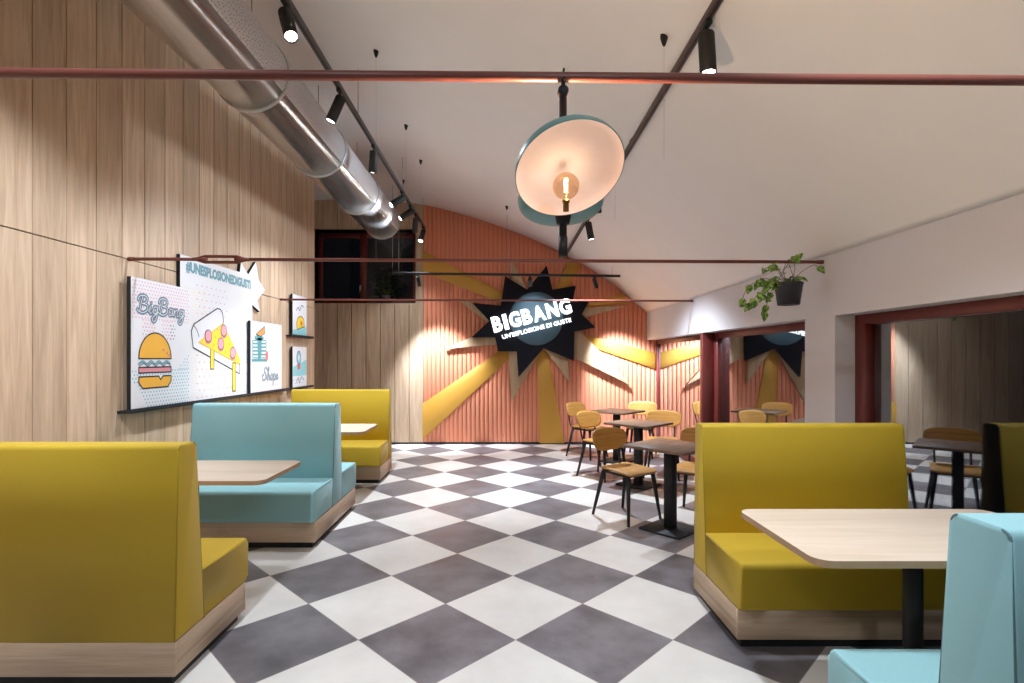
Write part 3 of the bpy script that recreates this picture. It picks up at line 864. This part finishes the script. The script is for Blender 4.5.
# bulb in the rear dish, throwing light up at the vault
bc2 = c2+n2*.03
m = MB(); m.lathe([(.009, -.03)]+[(.03*math.sin(a), -.03*math.cos(a)) for a in [.35+.2*k for k in range(14)]]+[(0, .03)], M['bulb'], Matrix.Translation(bc2), 24); m.build('bulb', lamp)
m = MB(); m.tube([(0, 0, c2.z-.0), c2-n2*.055], .006, M['black'], 8); m.build('dish_arm', lamp)
m = MB(); m.tube([(0, 0, c1.z-.02), c1-n1*.060], .006, M['black'], 8); m.build('dish_arm', lamp)
m = MB(); m.lathe([(0, 0), (.018, 0), (.024, .03), (.02, .045), (0, .045)], M['black'], Matrix.Translation((0, 0, EYE+(V0-224)*LY/F-1.80)), 20); m.build('collar', lamp)
L = bpy.data.lights.new('bulb_light', 'POINT'); L.energy = 27; L.color = (1, .8, .6); L.shadow_soft_size = .02
lo = bpy.data.objects.new('bulb_light', L); COL.objects.link(lo); lo.parent = lamp; lo.location = bc2

# ------------------------------------------------------------------ star sign and rays
def ray(label, pts, y0=BACK-.040, y1=BACK-.0125):
    d = y0
    m = MB(); m.prism([XZ(a, b_, d) for a, b_ in pts], y0, y1, M['ray'], bevel=.003, seg=1)
    tag(m.build('ray_panel'), label, 'wall panel', 'mustard rays around the star sign')
ray('mustard ray from the star to the upper left edge of the coral wall', [(422.5, 250), (509, 296), (509, 306), (422.5, 272)])
ray('broad mustard ray from the star to the lower left edge of the coral wall', [(422.5, 404), (505, 347), (511, 357), (422.5, 440)])
ray('mustard ray running straight down from the star to the floor', [(537, 350), (548, 352), (564.4, 443.3), (539.7, 443.3)])
ray('mustard ray from the star to the glass corner on the right', [(585, 335), (655.5, 352.8), (655.5, 369.3), (592, 347)])
ray('narrow mustard ray right of the star, running up to the vault', [(575, 306), (621, 293.5), (633, 303.0), (578, 307.5)])
ray('short mustard ray between the two top points of the star, cut by the vault', [(552, 296), (568, 261), (580.5, 266), (563, 296)])

sg = thing('star_sign', 'big dark star sign with glowing white letters on the coral wall', 'sign', (XZ(536, 319, 9.3)[0], 9.3, XZ(536, 319, 9.3)[1]))
O = Vector(sg.location)
def local(m, name, label=None):
    m.bm.transform(Matrix.Translation(-O)); return m.build(name, sg, label)
for pts in ([(509.3, 256.6), (531, 296), (513, 296)], [(459, 300.4), (484, 304.5), (500, 322), (490, 324)], [(444.9, 349.1), (474, 336), (502, 332), (502, 344)],
            [(511.5, 402), (508.5, 350), (530, 345), (541, 350)], [(570.2, 384.1), (542, 345), (560, 345), (568, 362)],
            [(630.7, 385.3), (570, 326), (578, 326), (590, 340)], [(627, 305.8), (580, 308), (577, 320)]):
    if pts[0][0] == 630.7: pts = [(630.7, 385.3), (573, 357), (570, 330), (579, 329)]
    m = MB(); m.prism([XZ(a, b_, 9.37) for a, b_ in pts], 9.355, 9.418, M['star_wood'], bevel=.002, seg=1); local(m, 'wood_point', 'pale wood point behind the dark star')
star = [(505.1, 276.2), (527, 289.7), (546.8, 265.5), (552.3, 289.7), (575.9, 285.7), (572.5, 302), (589.4, 300.9), (581.8, 314.2), (595.5, 327.5), (574.2, 331.3),
        (573.8, 360.8), (543.7, 347.9), (518.6, 377), (517, 351.3), (498, 351.3), (495.2, 337), (471.8, 337), (489.5, 320.9), (472.4, 302.8), (500.9, 305.7)]
m = MB(); m.prism([XZ(a, b_, 9.29) for a, b_ in star], 9.29, 9.3545, M['navy'], bevel=.002, seg=1); local(m, 'star_panel')
cx, cz = XZ(536.3, 318.6, 9.28)
m = MB(); m.lathe([(0, 0), (.46, 0), (.465, .006), (.465, .02), (0, .02)], M['disc'], Matrix.Translation((cx, 9.272, cz)) @ Matrix.Rotation(-PI/2, 4, 'X'), 64); local(m, 'disc', 'teal grey disc behind the letters')

def text_polys(body, size=1.0, bold=.0, extrude=0, res=3):
    cu = bpy.data.curves.new('t', 'FONT'); cu.body = body; cu.size = size; cu.offset = bold; cu.extrude = extrude; cu.resolution_u = res
    o = bpy.data.objects.new('t', cu); COL.objects.link(o)
    dg = bpy.context.evaluated_depsgraph_get(); me = bpy.data.meshes.new_from_object(o.evaluated_get(dg))
    bpy.data.objects.remove(o); bpy.data.curves.remove(cu)
    b = bmesh.new(); b.from_mesh(me); bpy.data.meshes.remove(me)
    return b
def bounds(b):
    xs = [v.co.x for v in b.verts]; ys = [v.co.y for v in b.verts]; return min(xs), max(xs), min(ys), max(ys)
def to_sign(b, ox, oz, ang, y):
    R = Matrix.Translation((ox, y, oz)) @ Matrix.Rotation(-ang, 4, 'Y') @ Matrix.Rotation(PI/2, 4, 'X')
    b.transform(R)
d_ = 9.25
(ax, az), (ex, ez) = XZ(494.3, 332.8, d_), XZ(572.6, 312.9, d_)
ang = math.atan2(ez-az, ex-ax); LEN = math.hypot(ex-ax, ez-az)
caps = .272
wd = dict(B=.95, I=.42, G=1.12, A=1.2, N=1.15); tot = sum(wd[c] for c in 'BIGBANG'); gap = .03
unit = (LEN-gap*6)/tot; pos = 0
for c in 'BIGBANG':
    b = text_polys(c, 1.0, .04, .055)
    x0, x1, y0, y1 = bounds(b); w_ = wd[c]*unit
    if c == 'I': w_ = wd[c]*unit
    b.transform(Matrix.Diagonal((w_/(x1-x0), caps/(y1-y0), .25, 1)) @ Matrix.Translation((-x0, -y0, 0)))
    to_sign(b, ax+pos*math.cos(ang), az+pos*math.sin(ang), ang, d_)
    m = MB(); m.add(b, M['sign_led']); local(m, 'letter', 'glowing white capital letter')
    pos += w_+gap
(ax, az), (ex, ez) = XZ(502.8, 339.2, d_), XZ(571.5, 321.8, d_)
b = text_polys("UN'ESPLOSIONE DI GUSTI!", 1.0, .014, .03); x0, x1, y0, y1 = bounds(b)
LEN = math.hypot(ex-ax, ez-az)
b.transform(Matrix.Diagonal((LEN/(x1-x0), .078/(y1-y0), .3, 1)) @ Matrix.Translation((-x0, -y0, 0)))
to_sign(b, ax, az, math.atan2(ez-az, ex-ax), d_+.01)
m = MB(); m.add(b, M['sign_led']); local(m, 'tagline', 'small glowing line of capitals under the big word')

# ------------------------------------------------------------------ posters on the left wall
class Art:
    """prints on a board lying in a plane X = const, outline (y, z); layers 0.6 mm apart"""
    def __init__(s, X): s.X = X; s.m = MB(); s.k = 0
    def at(s, px, py):
        d = F*(-s.X)/(U0-px); return (d, EYE+(V0-py)*d/F)
    def poly(s, pts, mat, layer=1):
        x = s.X+.0006*layer
        vs = [s.m.bm.verts.new((x, a, b_)) for a, b_ in pts]; k = s.m.mi(mat)
        for tri in tessellate_polygon([[Vector((a, b_, 0)) for a, b_ in pts]]):
            f = s.m.bm.faces.new([vs[q] for q in tri]); f.material_index = k
    def disc(s, c, r, mat, layer=1, n=20, ry=None):
        ry = ry or r; s.poly([(c[0]+r*math.cos(2*PI*k/n), c[1]+ry*math.sin(2*PI*k/n)) for k in range(n)], mat, layer)
    def stroke(s, pts, w, mat, layer=1, closed=False):
        P = [Vector(p) for p in pts]
        if closed: P = P+[P[0]]
        x = s.X+.0006*layer; mi = s.m.mi(mat); n_ = 0
        for a, b_ in zip(P, P[1:]):
            n_ += 1; x = s.X+.0006*layer+2e-5*(n_ % 24)
            t = b_-a
            if t.length < 1e-6: continue
            nrm = Vector((-t.y, t.x)).normalized()*w/2
            f = s.m.bm.faces.new([s.m.bm.verts.new((x, *q)) for q in (a-nrm, b_-nrm, b_+nrm, a+nrm)]); f.material_index = mi
        for q in P:
            n_ += 1; x = s.X+.0006*layer+2e-5*(n_ % 24)
            f = s.m.bm.faces.new([s.m.bm.verts.new((x, q.x+w/2*math.cos(2*PI*k/8), q.y+w/2*math.sin(2*PI*k/8))) for k in range(8)]); f.material_index = mi
    def dots(s, y0, y1, z0, z1, step, r, mat, inside=None, layer=1):
        z = z0; row = 0
        while z < z1:
            y = y0+(step/2 if row % 2 else 0)
            while y < y1:
                if inside is None or inside(y, z): s.disc((y, z), r, mat, layer, 6)
                y += step
            z += step*.8; row += 1
    def text(s, body, p, q, h, mat, layer=2, bold=.02):
        b = text_polys(body, 1, bold, 0); x0, x1, y0, y1 = bounds(b)
        L = math.hypot(q[0]-p[0], q[1]-p[1]); a = math.atan2(q[1]-p[1], q[0]-p[0])
        x = s.X+.0006*layer; k = s.m.mi(mat)
        vm = {}
        for v in b.verts:
            u = (v.co.x-x0)/(x1-x0)*L; w = (v.co.y-y0)/(y1-y0)*h
            vm[v] = s.m.bm.verts.new((x, p[0]+u*math.cos(a)-w*math.sin(a), p[1]+u*math.sin(a)+w*math.cos(a)))
        for f in b.faces:
            g = s.m.bm.faces.new([vm[v] for v in f.verts]); g.material_index = k
        b.free()

# cursive letters as pen strokes in a unit box (advance, strokes)
SCRIPT = {
 'B': (.78, [[(.18, .02), (.22, .5), (.30, .95)], [(.02, .72), (.10, .95), (.40, 1.02), (.62, .88), (.52, .60), (.30, .54), (.62, .48), (.70, .22), (.45, .0), (.14, .04), (.02, .16)]]),
 'i': (.26, [[(.0, .10), (.10, .42), (.08, .10), (.16, .0), (.26, .12)], [(.13, .62), (.14, .64)]]),
 'g': (.42, [[(.36, .40), (.16, .44), (.05, .20), (.16, .02), (.32, .12), (.37, .44), (.34, -.2), (.20, -.46), (.04, -.36), (.14, -.14), (.42, .10)]]),
 'a': (.40, [[(.34, .38), (.16, .44), (.04, .20), (.14, .02), (.28, .10), (.35, .42), (.32, .10), (.40, .06)]]),
 'n': (.44, [[(.0, .06), (.08, .42), (.07, .02), (.10, .26), (.24, .44), (.30, .30), (.30, .06), (.36, .0), (.44, .10)]]),
 'S': (.66, [[(.60, .86), (.44, 1.02), (.24, .90), (.26, .66), (.46, .48), (.52, .22), (.30, .0), (.06, .10), (.02, .36), (.16, .44)]]),
 'h': (.46, [[(.0, .10), (.16, .60), (.20, .96), (.12, 1.0), (.09, .70), (.08, .0), (.12, .28), (.26, .42), (.32, .26), (.34, .03), (.46, .10)]]),
 'p': (.44, [[(.0, .10), (.10, .42), (.06, -.44), (.09, .20), (.22, .44), (.36, .26), (.26, .04), (.10, .10), (.30, .0), (.44, .10)]]),
 'e': (.34, [[(.0, .12), (.22, .28), (.20, .42), (.08, .36), (.06, .12), (.18, .0), (.34, .12)]]),
}
def script(art, word, p, size, sx, slant, w_out, w_in, mo, mi_, layer):
    u = 0; strokes = []
    for c in word:
        adv, ss = SCRIPT[c]
        for s_ in ss: strokes.append([(p[0]+(u+a+slant*b_)*sx, p[1]+b_*size) for a, b_ in spline(s_)])
        u += adv
    for s_ in strokes: art.stroke(s_, w_out, mo, layer)
    for s_ in strokes: art.stroke(s_, w_in, mi_, layer+1)

def poster(label, X, outline, th=.032):
    """board with black edges; returns (thing, art)"""
    y0 = sum(p[0] for p in outline)/len(outline); z0 = min(p[1] for p in outline)
    t = thing('poster', label, 'poster', (X-th, y0, z0))
    m = MB(); m.prism(outline, X-th, X-.001, M['black_matte'], axes='YZ')
    m.bm.transform(Matrix.Translation((-(X-th), -y0, -z0))); m.build('board', t, 'black board edge')
    a = Art(X); ins = outline
    a.poly(ins, M['paper'], 0)
    def done(name='print'):
        a.m.bm.transform(Matrix.Translation((-(X-th), -y0, -z0))); o = a.m.build(name, t); return o
    return a, done
LED = 1.113
# --- burger poster
XP = -2.908
a, done = poster('burger poster lettered in script, standing at the near end of the ledge', XP, [(4.16, LED), (4.955, LED), (4.955, 2.16), (4.16, 2.16)])
Y0, Z0, PW, PH = 4.16, LED, .795, 1.048
uv = lambda u, v: (Y0+u*PW, Z0+v*PH)
a.dots(Y0+.02, Y0+PW-.03, Z0+PH*.70, Z0+PH*.985, .036, .0075, M['pinkdot'])
a.dots(Y0+.14, Y0+.30, Z0+PH*.52, Z0+PH*.70, .036, .0075, M['pinkdot'])
a.dots(Y0+.38, Y0+.52, Z0+PH*.55, Z0+PH*.70, .036, .0075, M['pinkdot'])
a.dots(Y0+.50, Y0+.56, Z0+PH*.55, Z0+PH*.68, .036, .0075, M['bluegrey'])
a.dots(Y0+.02, Y0+PW-.02, Z0+.015, Z0+PH*.30, .036, .0085, M['tealdot'], lambda y, z: (y-Y0) > .20-.75*(z-Z0))
a.dots(Y0+.58, Y0+PW-.02, Z0+PH*.30, Z0+PH*.55, .036, .0075, M['tealdot'], lambda y, z: (z-Z0) < .30+.9*(y-Y0-.58))
bun = [uv(.12+.50*.5-.25*math.cos(PI*k/20), .385+.20*math.sin(PI*k/20)) for k in range(21)]
bun = [uv(.37-.26*math.cos(PI*k/20), .385+.205*math.sin(PI*k/20)) for k in range(21)]
a.poly(bun, M['bun'], 2); a.stroke(bun, .012, M['ink'], 3, True)
for u, v in ((.50, .455), (.56, .43), (.60, .415)): a.disc(uv(u, v), .010, M['pepper2'], 4, 8, .014)
a.stroke(spline([uv(.11+.5*k/8, .352+(.012 if k % 2 else -.010)) for k in range(9)]), .022, M['lettuce'], 2)
a.stroke(spline([uv(.12+.5*k/8, .338+(.010 if k % 2 else -.012)) for k in range(9)]), .008, M['bluegrey'], 3)
pt_ = [uv(.11, .275), uv(.63, .275), uv(.63, .318), uv(.11, .318)]; a.poly(pt_, M['patty'], 2); a.stroke(pt_, .011, M['ink'], 3, True)
bt = [uv(.11, .245), uv(.42, .245), uv(.45, .215), uv(.49, .245), uv(.63, .245), uv(.63, .20), uv(.57, .155), uv(.17, .155), uv(.11, .20)]
a.poly(bt, M['bun'], 2); a.stroke(bt, .012, M['ink'], 3, True)
script(a, 'BigBang', uv(.08, .74), PH*.13, .176, .10, .034, .007, M['bluegrey'], M['paper'], 4)
done()
# --- pizza poster with a burst corner
XP = -2.955
ol = [(4.87, LED), (6.27, LED), (6.27, 2.15), (6.475, 2.083), (6.40, 2.22), (6.60, 2.366), (6.435, 2.466), (6.36, 2.67), (6.17, 2.49), (6.0, 2.60), (5.972, 2.487), (4.87, 2.474)]
a, done = poster('big pizza slice poster with a hashtag line and a jagged burst corner', XP, ol, .034)
T = lambda x, y: a.at(190+x/6.83, 300+y/6.83)
a.text('#UNESPLOSIONEDIGUSTI', a.at(185.8, 272.6), a.at(250.5, 290.4), .115, M['skyteal'], 2, .06)
a.dots(4.90, 5.30, 1.14, 2.20, .034, .006, M['yeldot'])
a.dots(5.14, 5.72, 1.14, 2.25, .085, .009, M['pinkdot'])
a.dots(5.66, 6.24, 1.14, 1.50, .085, .009, M['pinkdot'])
a.dots(5.92, 6.40, 1.95, 2.46, .034, .005, M['yeldot'], lambda y, z: y < 6.25 or (z > 2.16 and z < 2.46))
cr = [T(*p) for p in ((185, 58), (206, 64), (221, 90), (226, 130), (226, 165), (340, 435), (336, 503), (280, 470), (20, 325), (8, 212), (25, 165))]
a.poly(cr, M['paper'], 2); a.stroke(cr, .013, M['ink'], 3, True)
a.stroke(spline([T(25, 172), T(45, 205), T(60, 250)]), .010, M['ink'], 3)
for px0, px1, yy0, yy1 in ((138, 163, 330, 472), (288, 310, 430, 622)):
    q = [T(px0, yy0), T(px1, yy0), T(px1, yy1), T(px0, yy1)]; a.poly(q, M['cheese'], 4); a.stroke(q, .010, M['ink'], 5, True)
chz = [T(*p) for p in ((224, 160), (58, 288), (335, 440), (338, 405))]
a.poly(chz, M['cheese'], 6); a.stroke(chz, .009, M['bun'], 7, True)
for x, y in ((122, 245), (228, 208), (208, 298), (290, 360)):
    c = T(x, y+14); a.disc(c, .062, M['pepper2'], 8); a.disc(T(x, y), .064, M['ink'], 9); a.disc(T(x, y), .056, M['pepper'], 10)
for x, y in ((185, 200), (160, 310), (238, 355), (265, 300), (312, 410), (172, 255)): a.disc(T(x, y), .011, M['orange'], 8, 6)
done()
# --- pancake poster
XP = -2.908
a, done = poster('pancake stack poster with script writing, at the far end of the long ledge', XP, [(6.13, LED), (6.985, LED), (6.985, 1.955), (6.13, 1.955)])
T = lambda x, y: a.at(240+x/6.83, 310+y/6.83)
a.dots(6.20, 6.95, 1.13, 1.32, .07, .010, M['pinkdot'])
a.dots(6.45, 6.95, 1.44, 1.88, .042, .006, M['yeldot'], lambda y, z: y > 6.45+.25*(z-1.44))
for k in range(5):
    y = 215+k*25
    q = [T(84, y-8), T(178, y-8), T(180, y+4), T(172, y+12), T(92, y+12), T(82, y+4)]
    a.poly(q, M['paper'], 2); a.stroke(q, .014, M['teal2'], 3, True)
q = [T(76, 334), T(190, 334), T(184, 353), T(80, 353)]; a.poly(q, M['teal2'], 4)
a.disc(T(130, 190), .125, M['teal2'], 4, 20, .030)
q = [T(116, 190), T(148, 190), T(146, 300), T(138, 335), T(122, 335), T(120, 300)]; a.poly(q, M['teal2'], 4)
q = [T(108, 165), T(166, 112), T(168, 160), T(138, 180)]; a.poly(q, M['orange'], 5); a.stroke(q, .010, M['ink'], 6, True)
a.disc(T(182, 312), .040, M['straw'], 5, 14, .062)
script(a, 'Shape', T(148, 482), .155, .20, .12, .025, .004, M['bluegrey'], M['paper'], 6)
done()
# --- two small posters
XP = -2.935
a, done = poster('small poster with a yellow sandwich on the upper short ledge', XP, [(7.42, 1.844), (7.94, 1.844), (7.94, 2.42), (7.42, 2.42)], .03)
T = lambda x, y: a.at(285+x/5.47, 280+y/5.47)
q = [(7.43, 1.85), (7.93, 1.85), (7.93, 1.99), (7.43, 1.92)]; a.poly(q, M['seafoam'], 1)
q = [T(66, 272), T(62, 235), T(72, 205), T(88, 198), T(102, 215), T(106, 255)]; a.poly(q, M['cheese'], 2); a.stroke(q, .012, M['ink'], 3, True)
a.disc(T(88, 238), .045, M['orange'], 4); a.disc(T(92, 236), .018, M['ink'], 5, 8)
a.stroke(spline([T(62, 165), T(72, 150), T(80, 168), T(90, 140), T(102, 150)]), .016, M['bluegrey'], 2)
done()
a, done = poster('small pale blue poster on the lower short ledge, beside the farthest bench', XP, [(7.42, 1.104), (7.94, 1.104), (7.94, 1.685), (7.42, 1.685)], .03)
q = [(7.43, 1.27), (7.93, 1.27), (7.93, 1.50), (7.43, 1.40)]; a.poly(q, M['seafoam'], 1)
a.dots(7.45, 7.92, 1.12, 1.25, .06, .010, M['tealdot'])
a.disc((7.64, 1.53), .085, M['bluegrey'], 2, 20, .10); a.disc((7.64, 1.53), .066, M['seafoam'], 3, 20, .08); a.disc((7.64, 1.53), .03, M['paper'], 4, 14, .036)
q = [(7.58, 1.44), (7.70, 1.44), (7.69, 1.36), (7.60, 1.36)]; a.poly(q, M['straw'], 2)
a.stroke(spline([(7.55, 1.18), (7.62, 1.24), (7.66, 1.17), (7.74, 1.25), (7.84, 1.20)]), .014, M['bluegrey'], 3)
done()
def ledge(label, y0, y1, z, dp=.112):
    t = thing('picture_ledge', label, 'picture ledge', (XL, y0, z))
    m = MB(); m.box(0.001, dp, 0, y1-y0, -.022, 0, M['black_matte'], .002, 1); m.build('shelf_board', t)
    m = MB(); m.box(dp-.008, dp, 0, y1-y0, 0, .012, M['black_matte']); m.build('front_lip', t)
ledge('long black picture ledge on the oak wall holding three posters', 4.12, 7.22, LED-.001)
ledge('upper short black picture ledge on the oak wall, holding the sandwich poster', 7.32, 8.18, 1.843, .08)
ledge('lower short black picture ledge on the oak wall, holding the pale blue poster', 7.32, 8.18, 1.103, .08)

# ------------------------------------------------------------------ plants
def leaf(m, p, d, up, L, Wd, mat):
    """heart shaped leaf from base p along d, folded on its midrib, drooping"""
    d = Vector(d).normalized(); s = d.cross(Vector(up)).normalized(); n = s.cross(d).normalized()
    rows = []
    for k, (t, w) in enumerate(((0, .04), (.08, .62), (.22, .96), (.4, 1.0), (.6, .80), (.8, .44), (.93, .16), (1, .01))):
        back = -.10 if k == 1 else 0
        c = Vector(p)+d*L*t-n*L*.28*t*t
        rows.append((c+s*Wd*w/2+n*.12*Wd*w+d*L*back, c, c-s*Wd*w/2+n*.12*Wd*w+d*L*back))
    vs = [[m.bm.verts.new(q) for q in r] for r in rows]; k_ = m.mi(mat)
    for a_, b_ in zip(vs, vs[1:]):
        for i in (0, 1):
            f = m.bm.faces.new((a_[i], a_[i+1], b_[i+1], b_[i])); f.material_index = k_; f.smooth = True
pd = 4.238
pxc, pzb = XZ(788.5, 305, pd); pzt = XZ(0, 283, pd)[1]
pl = thing('hanging_plant', 'trailing green pothos in a grey pot hung under the tie rod at right', 'plant', (pxc, pd, pzb))
hh = pzt-pzb
m = MB(); m.lathe([(0, .004), (.078, .004), (.080, 0), (.102, hh-.02), (.106, hh-.018), (.106, hh), (.098, hh), (.095, hh-.03), (0, hh-.03)], M['pot'], n=36); pot = m.build('pot', pl)
m = MB(); m.lathe([(0, hh-.022), (.094, hh-.024)], M['soil'], n=24); m.build('soil', pl)
rodz = EYE+97*pd/F
m = MB()
for a in (0.5, 2.6, 4.7): m.tube([(.1*math.cos(a), .1*math.sin(a), hh-.01), (0, 0, rodz-pzb-.01)], .0022, M['stem'], 5)
m.tube([(0, 0, rodz-pzb-.012), (0, .016, rodz-pzb), (0, 0, rodz-pzb+.016), (0, -.016, rodz-pzb)], .003, M['black'], 6); m.build('hanger', pl)
fo = MB(); st = MB()
R = random.Random(3)
def PX(px, py): 
    a_ = XZ(px, py, pd); return Vector((a_[0]-pxc, 0, a_[1]-pzb))
vines = [[(783, 283), (772, 280), (762, 288), (755, 295), (750, 300)], [(781, 284), (770, 290), (763, 300), (760, 308), (758, 313)], [(782, 283), (766, 278), (758, 281), (748, 287), (742, 299)],
         [(784, 282), (775, 270), (766, 268), (759, 271)], [(787, 282), (784, 272), (786, 262), (790, 259)], [(792, 282), (796, 268), (794, 261), (796, 259)],
         [(793, 283), (800, 273), (810, 266), (815, 268)], [(786, 283), (778, 268), (772, 264)], [(785, 284), (768, 296), (752, 304), (746, 303)], [(786, 283), (775, 285), (765, 283), (756, 284)]]
for i, v in enumerate(vines):
    pts = [PX(*p) for p in v]
    yo = (R.random()-.5)*.14
    for k, p in enumerate(pts): p.y = yo*min(1, k/2)+(-.03 if k > 1 else 0)
    sp = spline(pts, 5); st.tube(sp, .0022, M['stem'], 5)
    ks = [len(sp)-1]+([len(sp)*2//3, len(sp)//2, len(sp)//3] if i not in (4, 5, 6) else [])
    for k in ks:
        p = Vector(sp[k]); t_ = (p-Vector(sp[max(k-2, 0)])).normalized()
        dr = (t_*.5+Vector((R.uniform(-.5, .3), R.uniform(-.7, .2), R.uniform(-.9, .0)))).normalized()
        L_ = R.uniform(.05, .082)
        leaf(fo, p, dr, (R.uniform(-.5, .5), -1, R.uniform(.2, .8)), L_, L_*.78, M['leaf'])
for k in range(26):
    a = R.uniform(0, 2*PI); rr = R.uniform(.03, .1)
    p = Vector((rr*math.cos(a)-.02, rr*math.sin(a), hh-.01+R.uniform(0, .05)))
    L_ = R.uniform(.05, .085); st.tube([(p.x*.5, p.y*.5, hh-.03), p], .002, M['stem'], 5)
    leaf(fo, p, (math.cos(a)-.3, math.sin(a)-.2, R.uniform(-.3, .6)), (0, -.6, 1), L_, L_*.8, M['leaf'])
fo.build('foliage', pl); st.build('stems', pl)

wp = thing('potted_plant', 'dark leafy plant standing in the upper window recess', 'plant', (XZ(386, 0, 9.60)[0], 9.60, WZ0))
m = MB(); m.lathe([(0, 0), (.065, 0), (.085, .13), (.09, .15), (.08, .15), (.078, .13), (0, .13)], M['pot'], n=24); m.build('pot', wp)
fo = MB(); st = MB()
for k in range(60):
    a = R.uniform(0, 2*PI); el = R.uniform(.15, 1.35); L_ = R.uniform(.2, .55)
    p1 = Vector((math.cos(a)*math.cos(el)*.55, math.sin(a)*math.cos(el)*.16, math.sin(el)))*L_
    base = Vector((0, 0, .13)); p = base+p1
    st.tube([base, base+p1*.5+Vector((0, 0, .02)), p], .003, M['stem'], 5)
    for q in (1.0, .7):
        d3 = Vector((math.cos(a+R.uniform(-.9, .9)), math.sin(a)*.4, R.uniform(-.5, .6)))
        leaf(fo, base+p1*q, d3, (0, -.4, 1), R.uniform(.10, .16), .05, M['leaf_dark'])
fo.build('foliage', wp); st.build('stems', wp)

# ------------------------------------------------------------------ camera, world, view
cam = bpy.data.cameras.new('camera'); co = bpy.data.objects.new('camera', cam); COL.objects.link(co)
co.location = (0, 0, EYE); co.rotation_euler = (PI/2, 0, 0)
cam.sensor_width = 36; cam.lens = 36*F/1024
cam.shift_x = (512-U0)/1024; cam.shift_y = (V0-341.5)/1024
cam.clip_start = .02
SC.camera = co
w = bpy.data.worlds.new('night'); SC.world = w; w.use_nodes = True
w.node_tree.nodes['Background'].inputs[0].default_value = (.0015, .0015, .002, 1); w.node_tree.nodes['Background'].inputs[1].default_value = 1
SC.view_settings.view_transform = 'Standard'; SC.view_settings.look = 'None'; SC.view_settings.gamma = 1
SC.view_settings.use_curve_mapping = False
SC.view_settings.exposure = 1.0
SC.cycles.max_bounces = 14; SC.cycles.diffuse_bounces = 7; SC.cycles.glossy_bounces = 6; SC.cycles.transparent_max_bounces = 12
SC.cycles.sample_clamp_indirect = 6
SC.cycles.caustics_reflective = False; SC.cycles.caustics_refractive = False
